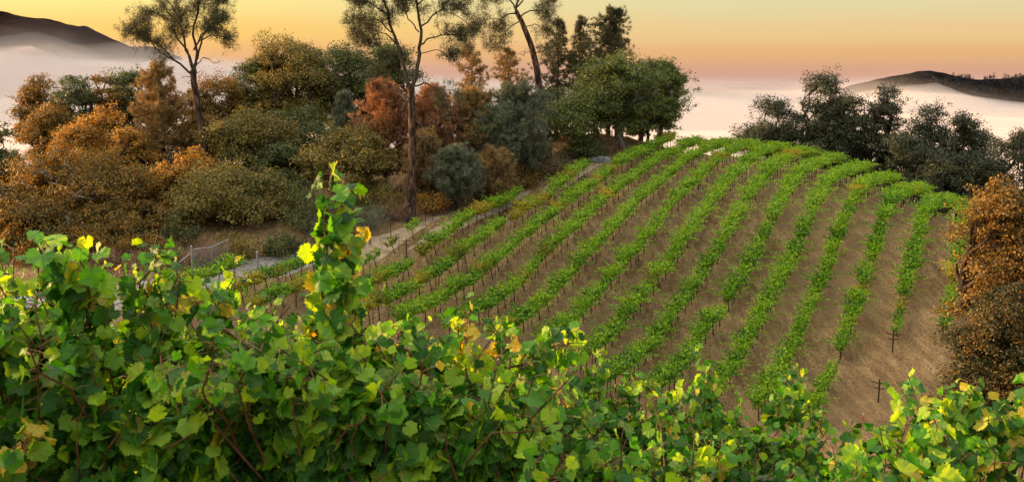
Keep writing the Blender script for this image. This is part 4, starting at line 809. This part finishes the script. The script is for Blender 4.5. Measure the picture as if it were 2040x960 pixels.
# ------------------------------------------------------------------ foreground vines with lobed leaves
def grape_leaf_outline():
    key = [(0, .60), (12, .55), (24, .51), (31, .48), (40, .51), (50, .55), (57, .57), (66, .53), (76, .49), (84, .46), (94, .47), (104, .49), (112, .50), (124, .46), (140, .46), (154, .43), (166, .36), (174, .16)]
    a = [k[0] for k in key]; r = [k[1] for k in key]
    ang = np.array(sorted(set([0, 7, 13, 20, 27, 34, 42, 48, 55, 61, 68, 75, 83, 91, 99, 106, 113, 122, 132, 143, 155, 166, 174])))
    rr = np.interp(ang, a, r)*(1+.075*np.where(np.arange(len(ang)) % 2, -1, 1)*(ang < 160))
    A = np.radians(np.r_[ang, 360-ang[::-1][:-1]]); R_ = np.r_[rr, rr[::-1][:-1]]
    return np.stack([R_*np.sin(A), R_*np.cos(A)], 1)
OUT = grape_leaf_outline(); NO = len(OUT)
def leaf_blades(acc, c, ax, nr, size, g, m=0):
    """c petiole joint, ax towards the tip, nr the upper face"""
    n = len(c); ax = unit(ax-nr*np.sum(ax*nr, -1, keepdims=True)); sd = np.cross(ax, nr)
    P2 = np.concatenate([np.zeros((1, 2)), OUT*.55, OUT]); x, y = P2[:, 0], P2[:, 1]; r = np.hypot(x, y)
    fold = (g.random(n)**1.5*1.5-.15)[:, None]; droop = (g.random(n)*.75)[:, None]; w1 = (g.normal(size=n)*.07)[:, None]; ph_ = (g.random(n)*6)[:, None]; skew = (1+.14*g.normal(size=n))[:, None]
    z = fold*np.abs(x)*.55 - droop*(y*np.abs(y)*.7+.55*x*x) + w1*np.sin(np.arctan2(x, y)*3+ph_)*r*2 + .05*np.sin(np.arctan2(x, y)*9+ph_)*(r > .3)*r
    S_ = np.broadcast_to(np.asarray(size), (n,))[:, None, None]
    V = c[:, None] + S_*(x[None, :, None]*skew[..., None]*sd[:, None] + y[None, :, None]*ax[:, None] + z[..., None]*nr[:, None])
    k = len(P2); i = np.arange(NO); j = (i+1) % NO; off = (np.arange(n)*k)[:, None, None]
    T = (np.stack([np.zeros(NO, int), 1+i, 1+j], -1)[None]+off).reshape(-1, 3); Q = (np.stack([1+i, 1+NO+i, 1+NO+j, 1+j], -1)[None]+off).reshape(-1, 4)
    acc.add(V.reshape(-1, 3), T, np.tile(P2, (n, 1)), m)
    acc.f.setdefault(4, []).append((Q+acc.n-n*k, m))
def fg_leaf_mat(name, stops, under, trans, tint, yel=.5):
    m, nt, out = mat(name); L = nt.links.new; N = nt.nodes.new
    def M(op, a, b=None, c=None):
        n = N('ShaderNodeMath'); n.operation = op
        for i, v in enumerate((a, b, c)):
            if v is None: continue
            if isinstance(v, (int, float)): n.inputs[i].default_value = v
            else: L(v, n.inputs[i])
        return n.outputs[0]
    uv = N('ShaderNodeUVMap'); sp_ = N('ShaderNodeSeparateXYZ'); L(uv.outputs[0], sp_.inputs[0]); u, v = sp_.outputs[0], sp_.outputs[1]
    au = M('ABSOLUTE', u); d = None
    for a in (0, 57, 111):
        ca, sa = math.cos(math.radians(a)), math.sin(math.radians(a)); cr_ = M('ABSOLUTE', M('SUBTRACT', M('MULTIPLY', au, ca), M('MULTIPLY', v, sa))); al = M('ADD', M('MULTIPLY', au, sa), M('MULTIPLY', v, ca))
        dd = M('ADD', cr_, M('MULTIPLY', M('LESS_THAN', al, 0), 1)); d = dd if d is None else M('MINIMUM', d, dd)
    vein = N('ShaderNodeMapRange'); L(d, vein.inputs[0]); vein.inputs[1].default_value = .002; vein.inputs[2].default_value = .014; vein.inputs[3].default_value = .28; vein.inputs[4].default_value = 0
    g_ = N('ShaderNodeNewGeometry'); n1 = noise(nt, 1.1, 3, objco(nt)); f = M('ADD', M('MULTIPLY', n1.outputs[0], .7), M('MULTIPLY_ADD', g_.outputs['Random Per Island'], .65, -.18))
    r = ramp(nt, stops); L(f, r.inputs[0]); mott = noise(nt, 3.5, 3, uv.outputs[0]); rr = N('ShaderNodeMath'); rr.operation = 'FRACT'; L(M('MULTIPLY', g_.outputs['Random Per Island'], 17.3), rr.inputs[0])
    old = N('ShaderNodeMapRange'); L(M('MULTIPLY', M('GREATER_THAN', rr.outputs[0], 1-yel), mott.outputs[0]), old.inputs[0]); old.inputs[1].default_value = .42; old.inputs[2].default_value = .62
    c = mixc(nt, M('MULTIPLY', old.outputs[0], .75), r.outputs[0], (.34, .30, .035)); c = mixc(nt, vein.outputs[0], c, (.26, .34, .09))
    fine = noise(nt, 22, 3, uv.outputs[0]); c = mixc(nt, .35, c, mixc(nt, fine.outputs[0], (.55, .55, .5), (1.4, 1.4, 1.3)), 'MULTIPLY') if False else c
    cb = mixc(nt, g_.outputs['Backfacing'], c, mixc(nt, .28, c, under))
    p = N('ShaderNodeBsdfPrincipled'); L(cb, p.inputs['Base Color']); p.inputs['Roughness'].default_value = .46; p.inputs['Specular IOR Level'].default_value = .34
    b_ = N('ShaderNodeBump'); b_.inputs['Strength'].default_value = .35; b_.inputs['Distance'].default_value = .01; L(M('ADD', M('MULTIPLY', vein.outputs[0], -1.0), fine.outputs[0]), b_.inputs['Height']); L(b_.outputs[0], p.inputs['Normal'])
    t = N('ShaderNodeBsdfTranslucent'); L(mixc(nt, 1.0, c, tint, 'MULTIPLY'), t.inputs[0]); s = N('ShaderNodeMixShader'); s.inputs[0].default_value = trans; L(p.outputs[0], s.inputs[1]); L(t.outputs[0], s.inputs[2]); L(s.outputs[0], out.inputs[0])
    return m
fg_green = fg_leaf_mat('grape_leaf', [(.16, (.009, .060, .006)), (.36, (.030, .165, .008)), (.53, (.098, .34, .010)), (.76, (.36, .56, .020))], (.10, .18, .06), .42, (1.75, 1.5, .35), .07)
fg_yellow_backlit = fg_leaf_mat('yellow_grape_leaf', [(.2, (.30, .38, .025)), (.5, (.52, .50, .03)), (.8, (.75, .52, .03))], (.55, .42, .12), .45, (1.3, 1.0, .35), .6)  # yellow copy of the grape leaf; backlit glow is put into its colour
cane_m = rough_mat('red_brown_cane', [(.35, (.060, .022, .013)), (.6, (.15, .06, .032))], 20, 3, (1, 1, .3), .6, .4, None)
stem_m = rough_mat('petiole_stem', [(.35, (.12, .07, .03)), (.6, (.22, .12, .05))], 9, 2, (1, 1, 1), .6, .3, None)
CAMV = np.array([0, 0, 0.])
def shoot_leaves(acc, stems, pl, s0, g, yel=0.0, gap=.075, start=.05, face=.35):
    """leaves set alternately along a shoot polyline"""
    seg = np.r_[0, np.cumsum(np.linalg.norm(np.diff(pl, axis=0), axis=1))]; Ltot = seg[-1]; ts = np.arange(start*Ltot, Ltot, gap); n = len(ts)
    if not n: return
    p = np.stack([np.interp(ts, seg, pl[:, k]) for k in range(3)], 1); ax = unit(np.gradient(pl, axis=0)); axp = unit(np.stack([np.interp(ts, seg, ax[:, k]) for k in range(3)], 1))
    sidev = unit(np.cross(axp, rvec(1, g)[0]))*np.where(np.arange(n) % 2, 1, -1)[:, None]; out_ = unit(sidev+g.normal(size=(n, 3))*.45+axp*.15)
    pet = (.05+.05*g.random(n))[:, None]; q = p+out_*pet; size = s0*(.65+.5*g.random(n))*(1-.45*(ts/Ltot)**3)
    nr = unit(np.array([0, -face, .5])+g.normal(size=(n, 3))*np.array([.8, .5, .5])+out_*.35); tip = unit(out_*.8+np.array([0, 0, -.55])+g.normal(size=(n, 3))*.35)
    isy = g.random(n) < yel*.42
    for mm, msk in ((0, ~isy), (1, isy)):
        if msk.any(): leaf_blades(acc, q[msk], tip[msk], nr[msk], size[msk], g, mm)
    for a_, b_ in zip(p, q): stems.tube([a_, (a_+b_)/2+np.array([0, 0, .006]), b_], .0022, 3)
def fg_vine(label, x0, x1, D, top, seed, nleaf, size, thick=.42, depth=1.35, sprigs=9, yel=.05, shoots=(), slope=0.0, group='foreground grapevines'):
    g = np.random.default_rng(seed); xc = (x0+x1)/2; zt = lambda x: np.interp(1020+F_PX*x/(D*cp), [t[0] for t in top], [(at(t[0], t[1], D)[2]) for t in top])
    zc = float(zt(xc)); yc = D+slope*xc; base = np.array([xc, yc, g1(xc, yc)]); r = thing('grapevine', label, 'grapevine', tuple(base), 0, group)
    lf = Acc(); st = Acc(); n = nleaf
    x = x0-.12+(x1-x0+.24)*g.random(n); h = depth*g.random(n)**1.15; bulge = np.sqrt(np.clip(1-((h-.45*depth)/(.75*depth))**2, .1, 1)); lump = .75+.5*fbm(x*2.3+seed, h*2.6, 3, seed)
    sgn = np.where(g.random(n) < .68, -1, 1); yy = sgn*thick*bulge*lump*(.35+.65*g.random(n)**.5)
    topn = .13*fbm(x*2.1+seed*3, x*0, 3, seed+4)
    P_ = np.stack([x, D+slope*x+yy, zt(x)-.10+topn-h], 1); gap_ = fbm(x*3+7, P_[:, 2]*3, 2, seed+8) > -.42; P_ = P_[gap_]; yy = yy[gap_]; h = h[gap_]; n = len(P_)
    nr = unit(np.stack([np.zeros(n), yy*1.3, .45+.5*(h < .3)], 1)+g.normal(size=(n, 3))*np.array([.75, .45, .45])); tip = unit(np.stack([g.normal(size=n)*.6, yy*.8, -np.ones(n)*.7], 1)+g.normal(size=(n, 3))*.3)
    isy = g.random(n) < yel*np.clip(1.5-h, .5, 1.5); s_ = size*(.5+.75*g.random(n)**1.4)
    for mm, msk in ((0, ~isy), (1, isy)):
        if msk.any(): leaf_blades(lf, P_[msk], tip[msk], nr[msk], s_[msk], g, mm)
    for i in range(0, n, 3): q = P_[i]+np.array([g.normal()*.04, -np.sign(yy[i])*.06, .03]); st.tube([q, (q+P_[i])/2+np.array([0, 0, .01]), P_[i]], .0022, 3)
    canes = []
    hc = base[2]+.95
    for i in range(sprigs):
        xs = x0+(x1-x0)*g.random(); b_ = np.array([xs, D+slope*xs+g.normal()*thick*.4, min(hc+.2, zc-.6)]); e = np.array([xs+g.normal()*.22, D+slope*xs-.05+g.normal()*thick*.8, float(zt(xs))+.02+.16*g.random()]); pl = curve(b_, e, 7, .05, g); pl[-2:, 2] -= .02
        canes.append((pl, .0065)); shoot_leaves(lf, st, pl[3:], size*.85, g, yel*1.5, .035)
    for i in range(5):                                  # canes that run along the face of the canopy
        xs = x0+(x1-x0)*g.random(); z0 = float(zt(xs))-.35-.6*g.random(); b_ = np.array([xs, D+slope*xs-thick*.8, z0]); e = b_+np.array([(g.random()-.3)*.7, -.12, .15+.35*g.random()]); canes.append((curve(b_, e, 6, .06, g), .0055))
    for pts, dz, s0, yl in shoots:
        pl = np.array([at(px, py, D+dz*(k/(len(pts)-1))) for k, (px, py) in enumerate(pts)]); tt = np.linspace(0, len(pts)-1, 14); pl = np.stack([np.interp(tt, np.arange(len(pts)), pl[:, k]) for k in range(3)], 1); pl[1:-1] += g.normal(size=(12, 3))*.008
        canes.append((pl, .0065)); shoot_leaves(lf, st, pl, s0, g, yl, .019)
    for pl, rr in canes:
        a = Acc(); a.tube(pl-base, np.linspace(rr, rr*.45, len(pl)), 6); a.build('cane', cane_m, r, True)
    a = Acc(); a.tube(curve((g.normal()*.08, 0, -.2), (0, 0, .95), 8, .04, g), np.linspace(.045, .032, 8), 8)
    for s in (-1, 1): a.tube(curve((0, 0, .92), (s*(x1-x0)/2, 0, .98+.0*s), 6, .03, g), np.linspace(.03, .018, 6), 6)
    a.build('trunk', vine_wood, r, True)
    o0 = lf.n; lf.v += st.v; lf.uv += st.uv; lf.n += st.n
    for kk in st.f:
        for f, m_ in st.f[kk]: lf.f.setdefault(kk, []).append((f+o0, 2))
    lf.build('foliage', [fg_green, fg_yellow_backlit, stem_m], r, True, base, True)
    return r
TOP_A = [(-250, 600), (-60, 580), (0, 560), (70, 545), (130, 560), (190, 590), (260, 605), (330, 618), (420, 640), (500, 655), (580, 640), (660, 615), (740, 650), (800, 655), (880, 665), (960, 690), (1040, 735), (1100, 790), (1160, 815), (1240, 850), (1330, 885), (1420, 905), (1520, 940), (1640, 985), (1800, 1040)]
TOP_B = [(-300, 640), (0, 630), (300, 650), (600, 650), (860, 690), (960, 700), (1060, 735), (1160, 770), (1230, 778), (1320, 812), (1400, 822), (1480, 818), (1560, 826), (1640, 866), (1720, 900), (1800, 918), (1880, 925), (2100, 950)]
TOP_C = [(1500, 950), (1700, 940), (1800, 910), (1850, 860), (1900, 826), (1960, 830), (2010, 812), (2060, 800), (2300, 820)]
LA = ['nearest vine at the lower left corner with yellow curled leaves by the edge', 'near vine with a big leafy bunch rising at left before the brown oak', 'near vine whose thin shoot stands left of the chain link gate', 'near vine with the tallest pale green shoot in the foreground', 'near vine with bright yellow leaves left of the long drooping cane', 'near vine in the dark lower middle of the foreground', 'near vine with its top sinking below the bottom edge at right of middle']
xa = [-3.0, -2.05, -1.35, -.75, .0, .75, 1.45, 2.2]
SH_A = {0: [([(30, 640), (15, 590), (5, 560), (12, 530)], -.1, .10, .2), ([(10, 960), (20, 930), (40, 905), (45, 880)], -.6, .12, 1.0)],
 1: [([(125, 640), (110, 590), (95, 540), (90, 500), (100, 496)], -.1, .125, .06), ([(165, 640), (155, 590), (140, 540), (132, 500), (140, 482)], .05, .13, .06), ([(190, 620), (178, 580), (168, 530), (160, 500)], -.2, .12, .1), ([(220, 640), (228, 590), (226, 560), (232, 545), (258, 540)], .3, .07, .5)],
 2: [([(318, 720), (316, 660), (311, 600), (314, 540), (310, 500), (316, 470)], .1, .105, .25), ([(316, 610), (290, 590), (275, 560), (280, 520)], .0, .10, .1), ([(320, 640), (345, 590), (352, 560), (345, 520)], .1, .09, .5)],
 3: [([(445, 690), (440, 640), (446, 590), (450, 560), (470, 540)], .2, .09, .4), ([(656, 760), (660, 700), (665, 620), (672, 540), (668, 460), (655, 400), (660, 340)], .3, .135, .10), ([(668, 660), (690, 600), (692, 540), (690, 470), (680, 400), (688, 345)], .4, .10, .6), ([(640, 700), (640, 620), (645, 560), (648, 480), (645, 420)], .2, .13, .04), ([(450, 700), (425, 660), (418, 620), (430, 580)], .1, .10, .1)],
 4: [([(925, 760), (928, 700), (935, 650), (932, 620)], .4, .075, 1.0), ([(905, 760), (908, 700), (915, 660), (910, 640)], .4, .10, .5), ([(985, 740), (1000, 690), (1012, 665)], .5, .07, .9), ([(830, 720), (800, 690), (790, 660), (800, 640)], .3, .11, .08)],
 5: [([(1010, 740), (1060, 715), (1100, 698), (1140, 685), (1160, 676)], .6, .095, .3), ([(1040, 735), (1070, 700), (1110, 684), (1155, 690)], .6, .095, .25), ([(1112, 850), (1116, 810), (1118, 780), (1115, 752)], .5, .06, 1.0)],
 6: [([(1410, 960), (1420, 920), (1440, 900)], 0, .12, .1)]}
for i in range(7):
    fg_vine(LA[i], xa[i], xa[i+1], 4.15+.12*i, [(a_, b_+14+(22 if 730 < a_ < 1500 else 0)) for a_, b_ in TOP_A], 300+i, 2700, .100, sprigs=18, yel=.012, shoots=SH_A.get(i, ()))
LB = ['second line vine hidden behind the leafy bunch at far left', 'second line vine seen between the left bunch and the gate shoot', 'second line vine below the gate shoot at left', 'second line vine left of the tallest shoot', 'second line vine right of the tallest shoot', 'second line vine behind the bright yellow leaves', 'second line vine under the long drooping cane', 'second line vine with an upright pale shoot right of the drooping cane', 'second line vine with golden leaf edges in the right half', 'second line vine with the slim upright shoot before the hill rows', 'second line vine with the broad upright shoot at right', 'second line vine just left of the open bare soil', 'second line vine under the open bare soil at right', 'second line vine at the foot of the right corner vine']
xb = np.linspace(-4.6, 4.6, 15)
SH_B = {7: [([(1195, 800), (1190, 760), (1198, 730), (1205, 700)], 0, .11, .15), ([(1180, 800), (1165, 770), (1160, 745), (1170, 725)], 0, .12, .1)], 8: [([(1255, 820), (1250, 785), (1262, 745)], 0, .12, .25), ([(1320, 830), (1330, 800), (1345, 775)], .1, .12, .2)],
 9: [([(1400, 850), (1405, 800), (1398, 750), (1400, 708), (1398, 690)], .1, .115, .22), ([(1420, 850), (1418, 800), (1410, 760), (1412, 735)], .1, .11, .3)], 10: [([(1560, 860), (1575, 800), (1580, 760), (1578, 735)], .1, .13, .08), ([(1590, 870), (1592, 810), (1590, 770), (1588, 720)], .2, .12, .25), ([(1530, 850), (1545, 810), (1560, 785)], 0, .13, .1), ([(1640, 870), (1635, 840), (1640, 820)], .1, .11, .2)],
 11: [([(1700, 890), (1690, 868), (1700, 850)], 0, .12, .1)]}
for i in range(14):
    fg_vine(LB[i], xb[i], xb[i+1], 8.6, [(a_, b_+12) for a_, b_ in TOP_B], 400+i, 1800, .112, thick=.5, sprigs=10, yel=.05 if i in (5, 6, 7, 8, 9) else .012, shoots=SH_B.get(i, ()))
LC = ['right corner vine with mottled yellow green leaves beneath the orange oak', 'right corner vine cut by the right edge with orange yellow leaves', 'lower right vine with a pale leaf cluster at the bottom edge']
SH_C = {0: [([(1905, 860), (1915, 820), (1930, 800), (1935, 782)], 0, .13, .25), ([(1870, 870), (1860, 835), (1855, 812)], 0, .13, .3), ([(1950, 860), (1955, 820), (1965, 800)], 0, .11, .35)], 1: [([(2030, 860), (2015, 830), (2012, 805)], 0, .13, .5), ([(1985, 900), (1990, 850), (2000, 830)], -.2, .13, .8), ([(2045, 850), (2050, 820), (2045, 800)], 0, .11, .5)], 2: [([(1690, 1000), (1700, 960), (1706, 930)], -.8, .14, .05)]}
fg_vine(LC[0], 2.52, 3.0, 6.0, TOP_C, 500, 480, .13, sprigs=7, yel=.12, shoots=SH_C[0])
fg_vine(LC[1], 3.0, 3.7, 6.0, TOP_C, 501, 560, .13, sprigs=7, yel=.16, shoots=SH_C[1])
fg_vine(LC[2], 1.7, 2.4, 5.4, TOP_C, 502, 420, .15, sprigs=4, yel=.05, shoots=SH_C[2])
